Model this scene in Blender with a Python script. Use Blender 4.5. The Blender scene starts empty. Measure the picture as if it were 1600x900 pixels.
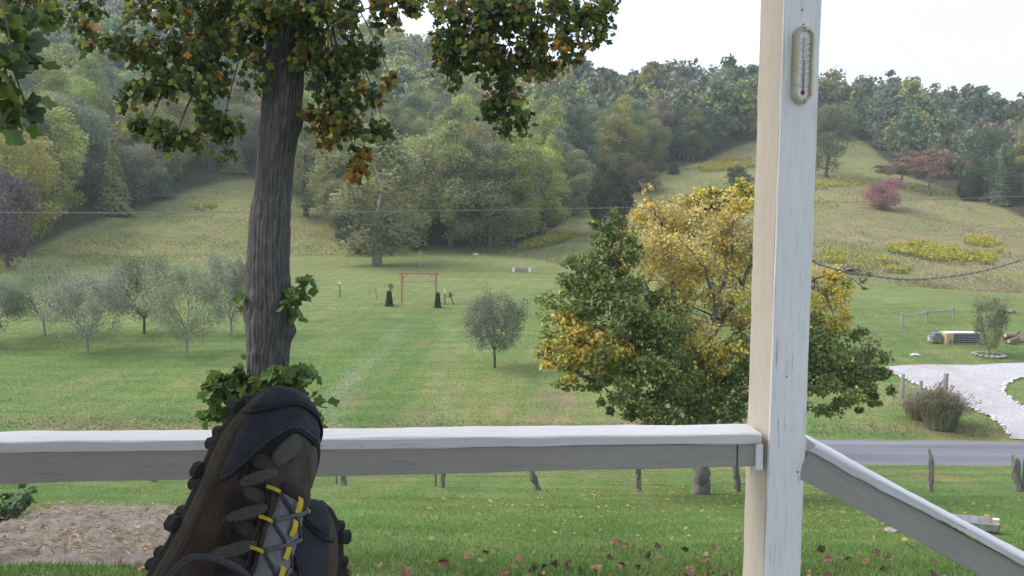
import bpy, bmesh, math, random
import numpy as np
from mathutils import Vector, Matrix, noise as mnoise
S = bpy.context.scene
COL = S.collection
rad = math.radians
# ------------------------------------------------------------------ camera
F = 1330.0                       # focal length in pixels of a 1600 px wide frame
CAMZ = 3.7
PITCH, ROLL = rad(4.6), rad(0.5)
cam_d = bpy.data.cameras.new("camera"); cam = bpy.data.objects.new("camera", cam_d); COL.objects.link(cam)
cam_d.sensor_width = 36.0; cam_d.lens = 36.0 * F / 1600.0
cam_d.clip_start = 0.05; cam_d.clip_end = 3000
CM = Matrix.Rotation(math.pi / 2 - PITCH, 4, 'X') @ Matrix.Rotation(ROLL, 4, 'Z')
CM.translation = (0, 0, CAMZ)
cam.matrix_world = CM
S.camera = cam
M3 = np.array(CM.to_3x3())
# ------------------------------------------------------------------ sky, sun, exposure
SUN_EL, SUN_AZ = rad(46), rad(-82)         # azimuth from +Y, negative = to the left
w = bpy.data.worlds.new("World"); S.world = w; w.use_nodes = True
nt = w.node_tree
sky = nt.nodes.new('ShaderNodeTexSky'); sky.sky_type = 'NISHITA'; sky.sun_disc = False
sky.sun_elevation = SUN_EL; sky.sun_rotation = SUN_AZ
sky.air_density = 1.0; sky.dust_density = 7.0; sky.ozone_density = 1.0; sky.altitude = 200
vm = nt.nodes.new('ShaderNodeMix'); vm.data_type = 'RGBA'; vm.inputs[0].default_value = 0.55      # thin even overcast over the clear sky
vm.inputs[7].default_value = (3.45, 3.6, 3.95, 1)
nt.links.new(sky.outputs[0], vm.inputs[6]); nt.links.new(vm.outputs[2], nt.nodes['Background'].inputs[0])
nt.nodes['Background'].inputs[1].default_value = 0.15
sl = bpy.data.lights.new("sun", 'SUN'); so = bpy.data.objects.new("sun", sl); COL.objects.link(so)
sl.energy = 0.8; sl.angle = rad(30); sl.color = (1.0, 0.975, 0.945)
sd = Vector((math.sin(SUN_AZ) * math.cos(SUN_EL), math.cos(SUN_AZ) * math.cos(SUN_EL), math.sin(SUN_EL)))
so.rotation_euler = sd.to_track_quat('Z', 'Y').to_euler()
so.location = sd * 400
S.view_settings.view_transform = 'Standard'; S.view_settings.look = 'None'
S.view_settings.exposure = 1.35; S.view_settings.gamma = 1.0
S.cycles.use_denoising = True
S.cycles.max_bounces = 6; S.cycles.diffuse_bounces = 3; S.cycles.transmission_bounces = 3
S.cycles.transparent_max_bounces = 6; S.cycles.volume_bounces = 1
rng = np.random.default_rng(7)
random.seed(7)

# ------------------------------------------------------------------ helpers: pixels to places
def ray(px, py):
    v = M3 @ np.array([(px - 800) / F, -(py - 450) / F, -1.0])
    return v / v[1]
def P(px, py, Y):
    v = ray(px, py) * Y
    return np.array([v[0], v[1], v[2] + CAMZ])
def Pz(px, py, z):
    v = ray(px, py); k = (z - CAMZ) / v[2]
    return np.array([v[0] * k, v[1] * k, z])
def vnoise(x, y, seed=0):
    x = np.asarray(x, float); y = np.asarray(y, float)
    xi = np.floor(x).astype(np.int64); yi = np.floor(y).astype(np.int64)
    fx = x - xi; fy = y - yi
    fx = fx * fx * (3 - 2 * fx); fy = fy * fy * (3 - 2 * fy)
    def h(a, b):
        n = (a * 374761393 + b * 668265263 + seed * 974634677) & 0x7fffffff
        n = ((n ^ (n >> 13)) * 1274126177) & 0x7fffffff
        return ((n ^ (n >> 16)) & 0xffff) / 65535.0
    return (h(xi, yi) * (1 - fx) + h(xi + 1, yi) * fx) * (1 - fy) + (h(xi, yi + 1) * (1 - fx) + h(xi + 1, yi + 1) * fx) * fy
def fbm(x, y, seed=0, o=4):
    s = 0; a = 0.5; t = 0
    for i in range(o):
        s = s + a * vnoise(np.asarray(x) * 2 ** i, np.asarray(y) * 2 ** i, seed + i * 17); t += a; a *= 0.5
    return s / t
# ------------------------------------------------------------------ the lie of the land
NEAR = [(-20, 1.2), (0, 0.75), (4, 0.45), (7, 0.2)]
NEARPX = [(9, 893), (11.5, 868), (14, 838), (17, 812), (20, 793), (26, 766), (30, 742), (33.5, 724)]
MID = [(38.5, 686), (40.5, 662), (44, 632), (51, 575), (60, 530), (67, 505), (75, 474)]
COLS = {
 -900: [(90, 440), (110, 380), (150, 270), (200, 150), (300, 60)],
 -400: [(90, 430), (110, 380), (150, 270), (200, 160), (300, 40)],
 0:   [(90, 432), (105, 387), (150, 270), (200, 165), (300, 50)],
 200: [(92, 430), (112, 395), (140, 335), (200, 205), (300, 70)],
 400: [(92, 434), (105, 411), (120, 390), (170, 277), (220, 195), (300, 95)],
 500: [(92, 435), (105, 414), (118, 399), (150, 335), (200, 245), (300, 115)],
 640: [(92, 437), (105, 415), (120, 393), (150, 335), (200, 255), (300, 128)],
 800: [(92, 440), (105, 417), (120, 394), (150, 348), (200, 280), (300, 176)],
 900: [(92, 440), (105, 420), (130, 380), (170, 325), (220, 270), (300, 195)],
 1000: [(92, 440), (105, 419), (130, 368), (170, 308), (220, 256), (300, 200)],
 1150: [(92, 440), (105, 419), (130, 370), (170, 304), (210, 248), (240, 217), (300, 203)],
 1330: [(92, 441), (105, 420), (130, 374), (170, 312), (220, 257), (280, 209), (320, 206)],
 1450: [(92, 446), (105, 425), (125, 390), (160, 332), (190, 297), (230, 262), (300, 213)],
 1600: [(92, 456), (110, 415), (145, 355), (170, 325), (230, 280), (300, 236)],
 2000: [(92, 470), (120, 420), (160, 370), (300, 262)],
 2700: [(92, 475), (120, 430), (160, 390), (300, 300)],
}
DG = np.concatenate([np.arange(-20, 40, 0.5), np.arange(40, 320, 1.0), np.arange(320, 721, 5.0)])
PXG = np.arange(-2200, 3810, 10.0)
HZ = np.zeros((len(PXG), len(DG)))
_keys = sorted(COLS)
_colz = []
for k in _keys:
    pk = min(max(k, -200), 1800)
    pts = [(d, z) for d, z in NEAR]
    pts += [(d, P(900, py, d)[2]) for d, py in NEARPX]
    roadz = P(1430, 688, 38)[2]
    pts += [(33.8, roadz), (38.2, roadz)]
    pts += [(d, P(pk, py + (4 if d < 44 else 0), d)[2] if d > 44 else P(1350, py, d)[2]) for d, py in MID]
    pts += [(d, P(pk, py, d)[2]) for d, py in COLS[k]]
    dl, zl = pts[-1]
    pts += [(dl + 60, zl - 6), (dl + 160, zl - 60), (760, zl - 110)]
    a = np.array(pts); _colz.append(np.interp(DG, a[:, 0], a[:, 1]))
_colz = np.array(_colz)
for j in range(len(DG)):
    HZ[:, j] = np.interp(PXG, _keys, _colz[:, j])
def _sm(A, ax, n):
    k = np.hanning(n + 2)[1:-1]; k /= k.sum()
    pad = [(0, 0), (0, 0)]; pad[ax] = (n // 2, n // 2)
    B = np.pad(A, pad, mode='edge')
    return np.apply_along_axis(lambda v: np.convolve(v, k, mode='valid'), ax, B)
HS = _sm(HZ, 0, 13)
_rough = HS.copy(); HS2 = _sm(HS, 1, 9)
_far = np.clip((DG - 60) / 30, 0, 1)[None, :]
HS = _rough * (1 - _far) + HS2 * _far
_ns = _sm(HZ, 1, 5); _near = (DG < 30)[None, :]
HS = np.where(_near, _ns, HS)
ROAD0, ROAD1 = 33.9, 38.1
def terr(x, y):
    x = np.asarray(x, float); y = np.asarray(y, float)
    px = 800 + F * x / np.maximum(y, 12.0)
    i = np.clip((px - PXG[0]) / 10.0, 0, len(PXG) - 1.001); i0 = i.astype(int); fi = i - i0
    j = np.interp(y, DG, np.arange(len(DG))); j = np.clip(j, 0, len(DG) - 1.001); j0 = j.astype(int); fj = j - j0
    z = (HS[i0, j0] * (1 - fj) + HS[i0, j0 + 1] * fj) * (1 - fi) + (HS[i0 + 1, j0] * (1 - fj) + HS[i0 + 1, j0 + 1] * fj) * fi
    amp = np.clip((np.abs(y - 36) - 3) / 8, 0, 1)
    z = z + amp * (fbm(x / 6, y / 6, 3, 3) - 0.5) * 0.22 * np.clip(y / 20, 0.3, 1)
    far = np.clip((y - 110) / 60, 0, 1)
    z = z + far * (fbm(x / 28, y / 28, 9, 3) - 0.5) * 4.0
    return z
def hit(px, py, y0=7.0, y1=340.0):
    v = ray(px, py)
    ys = np.concatenate([np.arange(y0, 60, 0.05), np.arange(60, y1, 0.25)])
    d = (CAMZ + v[2] * ys) - terr(v[0] * ys, ys)
    k = np.nonzero(d < 0)[0]
    y = ys[k[0]] if len(k) else y1
    x = v[0] * y
    return np.array([x, y, float(terr(x, y))])
def bound(pts):
    g = np.array([hit(*p) for p in pts]); t = g[:, 0] / g[:, 1]; o = np.argsort(t)
    return t[o], g[o, 1]
MEADOW = bound([(-900, 432), (-300, 428), (0, 424), (100, 419), (300, 412), (460, 402), (560, 396), (700, 392), (780, 398), (850, 411), (950, 420), (1180, 432), (1290, 437), (1450, 451), (1600, 459), (2000, 480)])
WOODS = bound([(-900, 425), (-300, 420), (0, 404), (70, 386), (200, 336), (390, 282), (440, 295), (520, 336), (545, 388), (700, 389), (800, 386), (835, 372), (990, 292), (1100, 254), (1180, 222), (1260, 214), (1330, 214), (1400, 270), (1520, 308), (1600, 342), (2000, 410)])
def side(B, x, y):                       # > 0 beyond the boundary
    return y - np.interp(np.asarray(x) / np.maximum(y, 5.0), B[0], B[1])
# ------------------------------------------------------------------ helpers: objects
OFF = {}
def tag(o, label=None, cat=None, group=None, kind=None):
    if label: o['label'] = label
    if cat: o['category'] = cat
    if group: o['group'] = group
    if kind: o['kind'] = kind
    return o
def thing(name, label, cat, loc=(0, 0, 0), group=None, rz=0.0):
    o = bpy.data.objects.new(name, None); COL.objects.link(o)
    o.location = tuple(float(v) for v in loc); o.rotation_euler = (0, 0, rz)
    o.empty_display_size = 0.3
    OFF[o.name] = np.array(loc, float)
    return tag(o, label, cat, group)
def link(name, me, parent=None, mat=None, loc=None):
    o = bpy.data.objects.new(name, me); COL.objects.link(o)
    if mat is not None and not me.materials: me.materials.append(mat)
    if parent is not None:
        o.parent = parent; OFF[o.name] = OFF.get(parent.name, np.zeros(3))
    if loc is not None: o.location = tuple(float(v) for v in loc)
    return o
def np_mesh(name, V, Fc, mat=None, smooth=False, col=None, mi=None):
    V = np.asarray(V, np.float32); me = bpy.data.meshes.new(name)
    me.vertices.add(len(V)); me.vertices.foreach_set('co', V.ravel())
    groups = Fc if isinstance(Fc, list) else [Fc]
    groups = [np.asarray(g, np.int32) for g in groups if len(g)]
    idx = np.concatenate([g.ravel() for g in groups])
    tot = np.concatenate([np.full(len(g), g.shape[1], np.int32) for g in groups])
    st = np.concatenate([[0], np.cumsum(tot)[:-1]]).astype(np.int32)
    me.loops.add(len(idx)); me.loops.foreach_set('vertex_index', idx)
    me.polygons.add(len(tot)); me.polygons.foreach_set('loop_start', st)
    me.polygons.foreach_set('use_smooth', np.full(len(tot), bool(smooth)))
    if mi is not None: me.polygons.foreach_set('material_index', np.asarray(mi, np.int32))
    me.update(calc_edges=True)
    if col is not None:
        c = np.ones((len(V), 4), np.float32); c[:, :3] = col
        a = me.color_attributes.new('col', 'FLOAT_COLOR', 'POINT'); a.data.foreach_set('color', c.ravel())
    if mat is not None:
        for m in (mat if isinstance(mat, (list, tuple)) else [mat]): me.materials.append(m)
    return me
class MB:
    """collects pieces in world coordinates and links them as one mesh object"""
    def __init__(s): s.V = []; s.F = {}; s.n = 0
    def add(s, V, Fs):
        V = np.asarray(V, float)
        for f in Fs: s.F.setdefault(len(f), []).append([i + s.n for i in f])
        s.V.append(V); s.n += len(V); return s
    def box(s, c, size, R=None, ch=0.0):
        h = np.array(size) / 2.0
        if ch <= 0:
            V = np.array([[x, y, z] for x in (-1, 1) for y in (-1, 1) for z in (-1, 1)], float) * h
            Fs = [(0, 1, 3, 2), (4, 6, 7, 5), (0, 4, 5, 1), (2, 3, 7, 6), (0, 2, 6, 4), (1, 5, 7, 3)]
        else:
            bm = bmesh.new(); bmesh.ops.create_cube(bm, size=1.0)
            for v in bm.verts: v.co = Vector((v.co.x * size[0], v.co.y * size[1], v.co.z * size[2]))
            bmesh.ops.bevel(bm, geom=bm.edges[:], offset=ch, segments=1, affect='EDGES')
            V = np.array([v.co[:] for v in bm.verts]); bm.verts.index_update()
            Fs = [tuple(v.index for v in f.verts) for f in bm.faces]; bm.free()
        if R is not None: V = V @ np.array(R).T
        return s.add(V + np.array(c), Fs)
    def bar(s, a, b, w_, h_, ch=0.0, up=(0, 0, 1)):
        a = np.array(a, float); b = np.array(b, float); L = np.linalg.norm(b - a); x = (b - a) / L
        y = np.cross(up, x); y /= max(np.linalg.norm(y), 1e-6); z = np.cross(x, y)
        return s.box((a + b) / 2, (L, w_, h_), np.stack([x, y, z], 1), ch)
    def tube(s, pts, rr, n=6, cap=True):
        V, Fs = tube(pts, rr, n, cap); return s.add(V, Fs)
    def mesh(s, name, mat, smooth=False, off=None):
        V = np.concatenate(s.V)
        if off is not None: V = V - off
        return np_mesh(name, V, [np.array(v) for v in s.F.values()], mat, smooth)
    def build(s, name, mat, parent=None, smooth=False):
        off = OFF.get(parent.name, None) if parent is not None else None
        return link(name, s.mesh(name, mat, smooth, off), parent)
def frame_of(d):
    d = d / max(np.linalg.norm(d), 1e-9)
    u = np.array([0, 0, 1.0]) if abs(d[2]) < 0.9 else np.array([1.0, 0, 0])
    x = np.cross(u, d); x /= np.linalg.norm(x); return x, np.cross(d, x), d
def tube(pts, rr, n=6, cap=True):
    pts = np.asarray(pts, float); m = len(pts); rr = np.broadcast_to(rr, (m,))
    T = np.gradient(pts, axis=0); V = []; x, y, _ = frame_of(T[0])
    ang = np.arange(n) * 2 * math.pi / n
    for i in range(m):
        t = T[i] / max(np.linalg.norm(T[i]), 1e-9)
        x = x - t * np.dot(x, t); x /= max(np.linalg.norm(x), 1e-9); y = np.cross(t, x)
        V.append(pts[i] + rr[i] * (np.cos(ang)[:, None] * x + np.sin(ang)[:, None] * y))
    V = np.concatenate(V); Fs = []
    for i in range(m - 1):
        for k in range(n):
            k2 = (k + 1) % n; Fs.append((i * n + k, i * n + k2, (i + 1) * n + k2, (i + 1) * n + k))
    if cap and n <= 12:
        Fs.append(tuple(range(n - 1, -1, -1))); Fs.append(tuple((m - 1) * n + k for k in range(n)))
    return V, Fs
def spline(pts, n=6):
    pts = np.asarray(pts, float); q = np.vstack([2 * pts[0] - pts[1], pts, 2 * pts[-1] - pts[-2]]); out = []
    for i in range(1, len(q) - 2):
        for t in np.arange(n) / n:
            a, b, c, d = q[i - 1], q[i], q[i + 1], q[i + 2]
            out.append(0.5 * ((2 * b) + (c - a) * t + (2 * a - 5 * b + 4 * c - d) * t * t + (3 * b - a - 3 * c + d) * t ** 3))
    out.append(pts[-1]); return np.array(out)
# leaf templates: y runs from the stalk to the tip
RHOMB = (np.array([[0, -.5, 0], [.36, 0, .1], [0, .5, 0], [-.36, 0, .1]]), np.array([[0, 1, 2, 3]]))
_h = [(0, 0), (.22, .0), (.5, .18), (.36, .42), (.46, .78), (.2, .88), (0, .74)]
TULIP = (np.array([[x, y, .22 * abs(x)] for x, y in _h] + [[-x, y, .22 * abs(x)] for x, y in _h[1:6]]),
         np.array([[0, 1, 2, 3, 4, 5, 6], [0, 6, 11, 10, 9, 8, 7]]))
_m = [(0, 0), (.2, .08), (.5, .2), (.3, .42), (.42, .7), (.16, .62), (0, 1.0)]
MAPLE = (np.array([[x, y, .25 * abs(x)] for x, y in _m] + [[-x, y, .25 * abs(x)] for x, y in _m[1:6]]),
         np.array([[0, 1, 2, 3, 4, 5, 6], [0, 6, 11, 10, 9, 8, 7]]))
BLADE = (np.array([[-.5, 0, 0], [.5, 0, 0], [.1, 1, .25]]), np.array([[0, 1, 2]]))
def unit(a): return a / np.maximum(np.linalg.norm(a, axis=-1, keepdims=True), 1e-9)
def rdir(n, r=None):
    return unit((r or rng).normal(size=(n, 3)))
def leaf_geo(C, A, N, size, tmpl, width=1.0):
    """leaves at C, along A, facing N"""
    T, Fc = tmpl; n = len(C); A = unit(A); X = unit(np.cross(A, N)); Z = np.cross(X, A)
    size = np.broadcast_to(size, (n,))[:, None, None]
    tx = T[None, :, 0:1] * np.broadcast_to(width, (n,))[:, None, None]
    V = C[:, None, :] + size * (tx * X[:, None, :] + T[None, :, 1:2] * A[:, None, :] + T[None, :, 2:3] * Z[:, None, :])
    k = len(T); Fs = (Fc[None] + (np.arange(n) * k)[:, None, None]).reshape(-1, Fc.shape[1])
    return V.reshape(-1, 3), Fs
def leaves_mesh(name, C, A, N, size, col, tmpl, mat, width=1.0):
    V, Fs = leaf_geo(C, A, N, size, tmpl, width)
    return np_mesh(name, V, Fs, mat, False, np.repeat(col, len(tmpl[0]), axis=0))
# ------------------------------------------------------------------ materials
def newmat(name):
    m = bpy.data.materials.new(name); m.use_nodes = True; nt = m.node_tree
    return m, nt, nt.nodes['Principled BSDF'], nt.links.new
def nd(nt, t, **k):
    n = nt.nodes.new(t)
    for a, b in k.items():
        if a in n.inputs: n.inputs[a].default_value = b
        else: setattr(n, a, b)
    return n
def ramp(nt, stops, src):
    r = nt.nodes.new('ShaderNodeValToRGB'); e = r.color_ramp.elements
    while len(e) < len(stops): e.new(0.5)
    for q, (p, c) in zip(e, stops): q.position = p; q.color = (*c, 1) if len(c) == 3 else c
    nt.links.new(src, r.inputs[0]); return r.outputs[0]
def mixc(nt, a, b, fac, mode='MIX'):
    m = nt.nodes.new('ShaderNodeMix'); m.data_type = 'RGBA'; m.blend_type = mode
    for sock, v in ((m.inputs[0], fac), (m.inputs[6], a), (m.inputs[7], b)):
        if hasattr(v, 'default_value') or hasattr(v, 'links'): nt.links.new(v, sock)
        elif isinstance(v, (int, float)): sock.default_value = v
        else: sock.default_value = (*v, 1)
    return m.outputs[2]
def noise_tex(nt, scale, detail=4, rough=0.6, coord='Object', stretch=None):
    tc = nt.nodes.new('ShaderNodeTexCoord'); src = tc.outputs[coord]
    if stretch:
        mp = nt.nodes.new('ShaderNodeMapping'); mp.inputs['Scale'].default_value = stretch
        nt.links.new(src, mp.inputs[0]); src = mp.outputs[0]
    n = nt.nodes.new('ShaderNodeTexNoise'); n.inputs['Scale'].default_value = scale
    n.inputs['Detail'].default_value = detail; n.inputs['Roughness'].default_value = rough
    nt.links.new(src, n.inputs['Vector']); return n.outputs['Fac']
def bump(nt, src, strength, dist, bs):
    b = nt.nodes.new('ShaderNodeBump'); b.inputs['Strength'].default_value = strength; b.inputs['Distance'].default_value = dist
    nt.links.new(src, b.inputs['Height']); nt.links.new(b.outputs[0], bs.inputs['Normal'])
def simple(name, col, rough=0.7, var=0.25, scale=8.0, bmp=0.2, dist=0.01, metal=0.0, stretch=None, spec=0.3):
    m, nt, bs, L = newmat(name)
    f = noise_tex(nt, scale, 5, 0.65, 'Object', stretch)
    c = np.array(col)
    L(ramp(nt, [(0.3, tuple(c * (1 - var))), (0.7, tuple(np.minimum(c * (1 + var), 1)))], f), bs.inputs['Base Color'])
    bs.inputs['Roughness'].default_value = rough; bs.inputs['Metallic'].default_value = metal
    bs.inputs['Specular IOR Level'].default_value = spec
    if bmp: bump(nt, f, bmp, dist, bs)
    return m
def leafmat(name, use_obj=False, trans=0.3, spec=0.25, rough=0.6):
    m, nt, bs, L = newmat(name)
    at = nd(nt, 'ShaderNodeAttribute', attribute_name='col'); c = at.outputs['Color']
    if use_obj:
        oi = nt.nodes.new('ShaderNodeObjectInfo'); c = mixc(nt, c, oi.outputs['Color'], 1.0, 'MULTIPLY')
    L(c, bs.inputs['Base Color']); bs.inputs['Roughness'].default_value = rough
    bs.inputs['Specular IOR Level'].default_value = spec
    tr = nt.nodes.new('ShaderNodeBsdfTranslucent'); L(c, tr.inputs[0])
    mx = nt.nodes.new('ShaderNodeMixShader'); mx.inputs[0].default_value = trans
    L(bs.outputs[0], mx.inputs[1]); L(tr.outputs[0], mx.inputs[2])
    L(mx.outputs[0], nt.nodes['Material Output'].inputs[0])
    return m
def paint(name, base, grime=0.25, crack=True):
    """old brushed paint on a board lying along its own x axis"""
    m, nt, bs, L = newmat(name)
    g = noise_tex(nt, 10, 6, 0.7, 'Object', (0.9, 9, 9)); b2 = noise_tex(nt, 2.2, 4, 0.6)
    c = np.array(base)
    c1 = ramp(nt, [(0.30, tuple(c * (1 - grime) * (.96, .97, 1.0))), (0.42, tuple(c * 0.93)), (0.5, tuple(c * 0.98)), (0.75, tuple(np.minimum(c * 1.05, 0.9)))], g)
    c2 = mixc(nt, c1, tuple(c * 0.86), ramp(nt, [(0.4, (0, 0, 0)), (0.75, (.7, .7, .7))], b2))
    if crack:
        k = noise_tex(nt, 26, 3, 0.5, 'Object', (0.35, 6, 6))
        ck = ramp(nt, [(0.655, (0, 0, 0)), (0.70, (.8, .8, .8))], k)
        k2 = noise_tex(nt, 1.7, 2, 0.5); sel = ramp(nt, [(0.44, (0, 0, 0)), (0.58, (1, 1, 1))], k2)
        c2 = mixc(nt, c2, tuple(c * 0.42), mixc(nt, (0, 0, 0), ck, sel))
        sp = noise_tex(nt, 70, 2, 0.5); c2 = mixc(nt, c2, (0.16, 0.13, 0.11), ramp(nt, [(0.76, (0, 0, 0)), (0.80, (.8, .8, .8))], sp))
    L(c2, bs.inputs['Base Color']); bs.inputs['Roughness'].default_value = 0.5
    bs.inputs['Specular IOR Level'].default_value = 0.35
    bump(nt, g, 0.35, 0.004, bs)
    return m
M = {}
M['leaf'] = leafmat('leaf'); M['tree_leaf'] = leafmat('tree_leaf', True, 0.38, 0.12)
M['gold_leaf'] = leafmat('gold_leaf', False, 0.35, 0.2)
M['canopy_leaf'] = leafmat('canopy_leaf', False, 0.5, 0.35, 0.45)
M['blade'] = leafmat('blade', False, 0.3, 0.2)
M['white'] = paint('white_paint', (0.80, 0.80, 0.835)); M['cream'] = paint('cream_side', (0.56, 0.51, 0.455), 0.1)
M['grey_paint'] = paint('weathered_paint', (0.34, 0.325, 0.31), 0.3)
M['rail_white'] = paint('rail_paint', (0.66, 0.66, 0.70), 0.3)
M['bark_far'] = simple('far_bark', (0.13, 0.11, 0.10), 0.9, 0.35, 3, 0.4, 0.03)
M['pale_bark'] = simple('pale_bark', (0.22, 0.20, 0.185), 0.9, 0.3, 6, 0.4, 0.02, stretch=(1, 1, .3))
M['dark_bark'] = simple('dark_bark', (0.075, 0.062, 0.055), 0.9, 0.4, 7, 0.4, 0.02, stretch=(1, 1, .3))
M['old_wood'] = simple('old_wood', (0.17, 0.155, 0.145), 0.9, 0.45, 14, 0.5, 0.01, stretch=(1, 1, .15))
M['grey_wood'] = simple('grey_wood', (0.26, 0.25, 0.25), 0.9, 0.35, 14, 0.5, 0.01, stretch=(1, 1, .2))
M['cedar_wood'] = simple('cedar_wood', (0.37, 0.205, 0.13), 0.75, 0.2, 10, 0.3, 0.01)
M['pink_wood'] = simple('pink_wood', (0.45, 0.31, 0.25), 0.8, 0.2, 10, 0.3, 0.01)
M['wire'] = simple('wire', (0.2, 0.2, 0.21), 0.5, 0.2, 30, 0, metal=0.6)
M['white_thing'] = simple('white_enamel', (0.75, 0.75, 0.76), 0.5, 0.08, 5, 0)
M['stone'] = simple('pale_stone', (0.55, 0.54, 0.53), 0.9, 0.25, 9, 0.6, 0.03)
M['rock'] = simple('brown_rock', (0.28, 0.24, 0.21), 0.9, 0.35, 7, 0.6, 0.03)
# ================================================================== ground
PATCHES = [(hit(a, b, 39), r) for a, b, r in [(660, 538, 1.5), (560, 627, .9), (612, 574, .7), (700, 622, 1.0), (868, 618, 1.2), (890, 633, 1.0), (780, 640, .8), (1000, 655, 1.2), (330, 640, .7), (860, 655, 1.3), (640, 655, 1.2)]]
LANES = [(hit(633, 492, 50), hit(510, 652, 39), .75, (.15, .205, .105), .75), (hit(662, 486, 50), hit(600, 652, 39), 1.7, (.082, .158, .044), .6), (hit(690, 500, 50), hit(700, 652, 39), .6, (.15, .20, .09), .5), (hit(610, 500, 50), hit(440, 652, 39), 1.3, (.075, .16, .04), .45)]
def tint(x, y):
    """the colour the turf, meadow grass and woodland floor have at a place"""
    n1 = fbm(x / 9, y / 9, 21, 4)[:, None]; n2 = fbm(x / 2.2, y / 3.5, 33, 4)[:, None]; n3 = fbm(x / 30, y / 22, 41, 3)[:, None]
    lawn = np.array([.106, .180, .057]) * (0.8 + .4 * n1)
    dry = np.clip((n2 - .5) * 3.5 + (n3 - .45) * 2.0, 0, 1)
    lawn = lawn * (1 - .5 * dry) + np.array([.19, .21, .085]) * .5 * dry
    far = np.clip((y[:, None] - 52) / 45, 0, 1)
    lawn = lawn * (1 - .6 * far) + np.array([.175, .205, .085]) * (.85 + .3 * n1) * .6 * far
    near_turf = np.array([.088, .160, .044])  # near lawn mixes towards this darker green
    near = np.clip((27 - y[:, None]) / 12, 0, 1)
    lawn = lawn * (1 - .45 * near) + near_turf * .45 * near * (0.8 + .4 * n1)
    # bare thatch on the bank beyond the road
    bank = np.exp(-((y[:, None] - 39.7 - 1.2 * (n1 - .5)) / .75) ** 2) * np.clip((n2 - .28) * 3.2, 0, 1)
    lawn = lawn * (1 - .6 * bank) + np.array([.20, .17, .105]) * .6 * bank
    verge = np.exp(-((y[:, None] - 31.0) / 1.6) ** 2) * np.clip((n2 - .25) * 2.5, 0, 1)
    lawn = lawn * (1 - .6 * verge) + np.array([.17, .15, .075]) * .6 * verge
    mead = np.array([.20, .208, .092]) * (.86 + .28 * n1)
    pink = np.clip((n3 - .42) * 5, 0, 1) * np.clip((x[:, None] - 5) / 20, 0, 1)
    mead = mead * (1 - .45 * pink) + np.array([.25, .195, .145]) * .45 * pink
    green = np.clip((n2 - .52) * 4, 0, 1)
    mead = mead * (1 - .5 * green) + np.array([.115, .15, .06]) * .5 * green
    m = np.clip(side(MEADOW, x, y) / 1.0 + (n2[:, 0] - .5) * 1.5, 0, 1)[:, None]
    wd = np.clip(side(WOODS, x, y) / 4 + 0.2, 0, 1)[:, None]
    for p_, r_ in PATCHES:
        d_ = np.hypot((x - p_[0]) / r_, (y - p_[1]) / (r_ * 1.5))[:, None] + (n2 - .5) * 1.6; k_ = np.clip((1.1 - d_) * 1.6, 0, 1) * .6
        lawn = lawn * (1 - k_) + np.array([.21, .185, .11]) * k_
    for (p0, p1, w0, cc, am) in LANES:
        tt = np.clip((y - p1[1]) / (p0[1] - p1[1]), -.25, 1.02); cx = p1[0] + (p0[0] - p1[0]) * tt + .35 * np.sin(y / 4.3); k_ = np.exp(-((x - cx) / w0) ** 4) * ((y > 39) & (y < p0[1] + .5)) * am
        k_ = k_[:, None] * (.6 + .8 * n2); lawn = lawn * (1 - k_) + np.array(cc) * k_
    lawn = lawn * np.array([1.09, 1.02, 1.08]); c = lawn * (1 - m) + mead * m
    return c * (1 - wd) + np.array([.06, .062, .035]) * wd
ys = np.concatenate([np.arange(-16, 6, 1.0), 6 * 1.0115 ** np.arange(0, 360)])
ys = np.concatenate([ys[ys < 360], np.arange(362, 600, 14)])
ts = np.concatenate([np.arange(-3.2, -.78, .07), np.arange(-.78, .78, .0042), np.arange(.78, 3.2, .07)])
gy, gt = np.meshgrid(ys, ts, indexing='ij')
gx = gt * np.sqrt(np.maximum(gy, 0) ** 2 + 18 ** 2); gx = np.where(gy > 60, gt * np.sqrt(gy ** 2 + 18 ** 2), gx)
X, Y = gx.ravel(), gy.ravel()
Z = terr(X, Y)
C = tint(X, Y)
nr, nc = gx.shape
i, j = np.meshgrid(np.arange(nr - 1), np.arange(nc - 1), indexing='ij'); a = (i * nc + j).ravel()
GF = np.stack([a, a + 1, a + nc + 1, a + nc], 1)
m, nt, bs, L = newmat('turf')
at = nd(nt, 'ShaderNodeAttribute', attribute_name='col')
f1 = noise_tex(nt, 5.0, 6, 0.75); f2 = noise_tex(nt, 0.55, 5, 0.7, 'Object', (.5, 1.4, 1)); f3 = noise_tex(nt, 26, 3, 0.7)
c = mixc(nt, at.outputs['Color'], ramp(nt, [(.3, (.62, .66, .6)), (.7, (1.3, 1.25, 1.25))], f1), 1.0, 'MULTIPLY')
c = mixc(nt, c, ramp(nt, [(.35, (.78, .86, .78)), (.65, (1.2, 1.1, 1.15))], f2), 1.0, 'MULTIPLY')
c = mixc(nt, c, ramp(nt, [(.3, (.7, .7, .7)), (.7, (1.25, 1.25, 1.25))], f3), 1.0, 'MULTIPLY')
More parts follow.
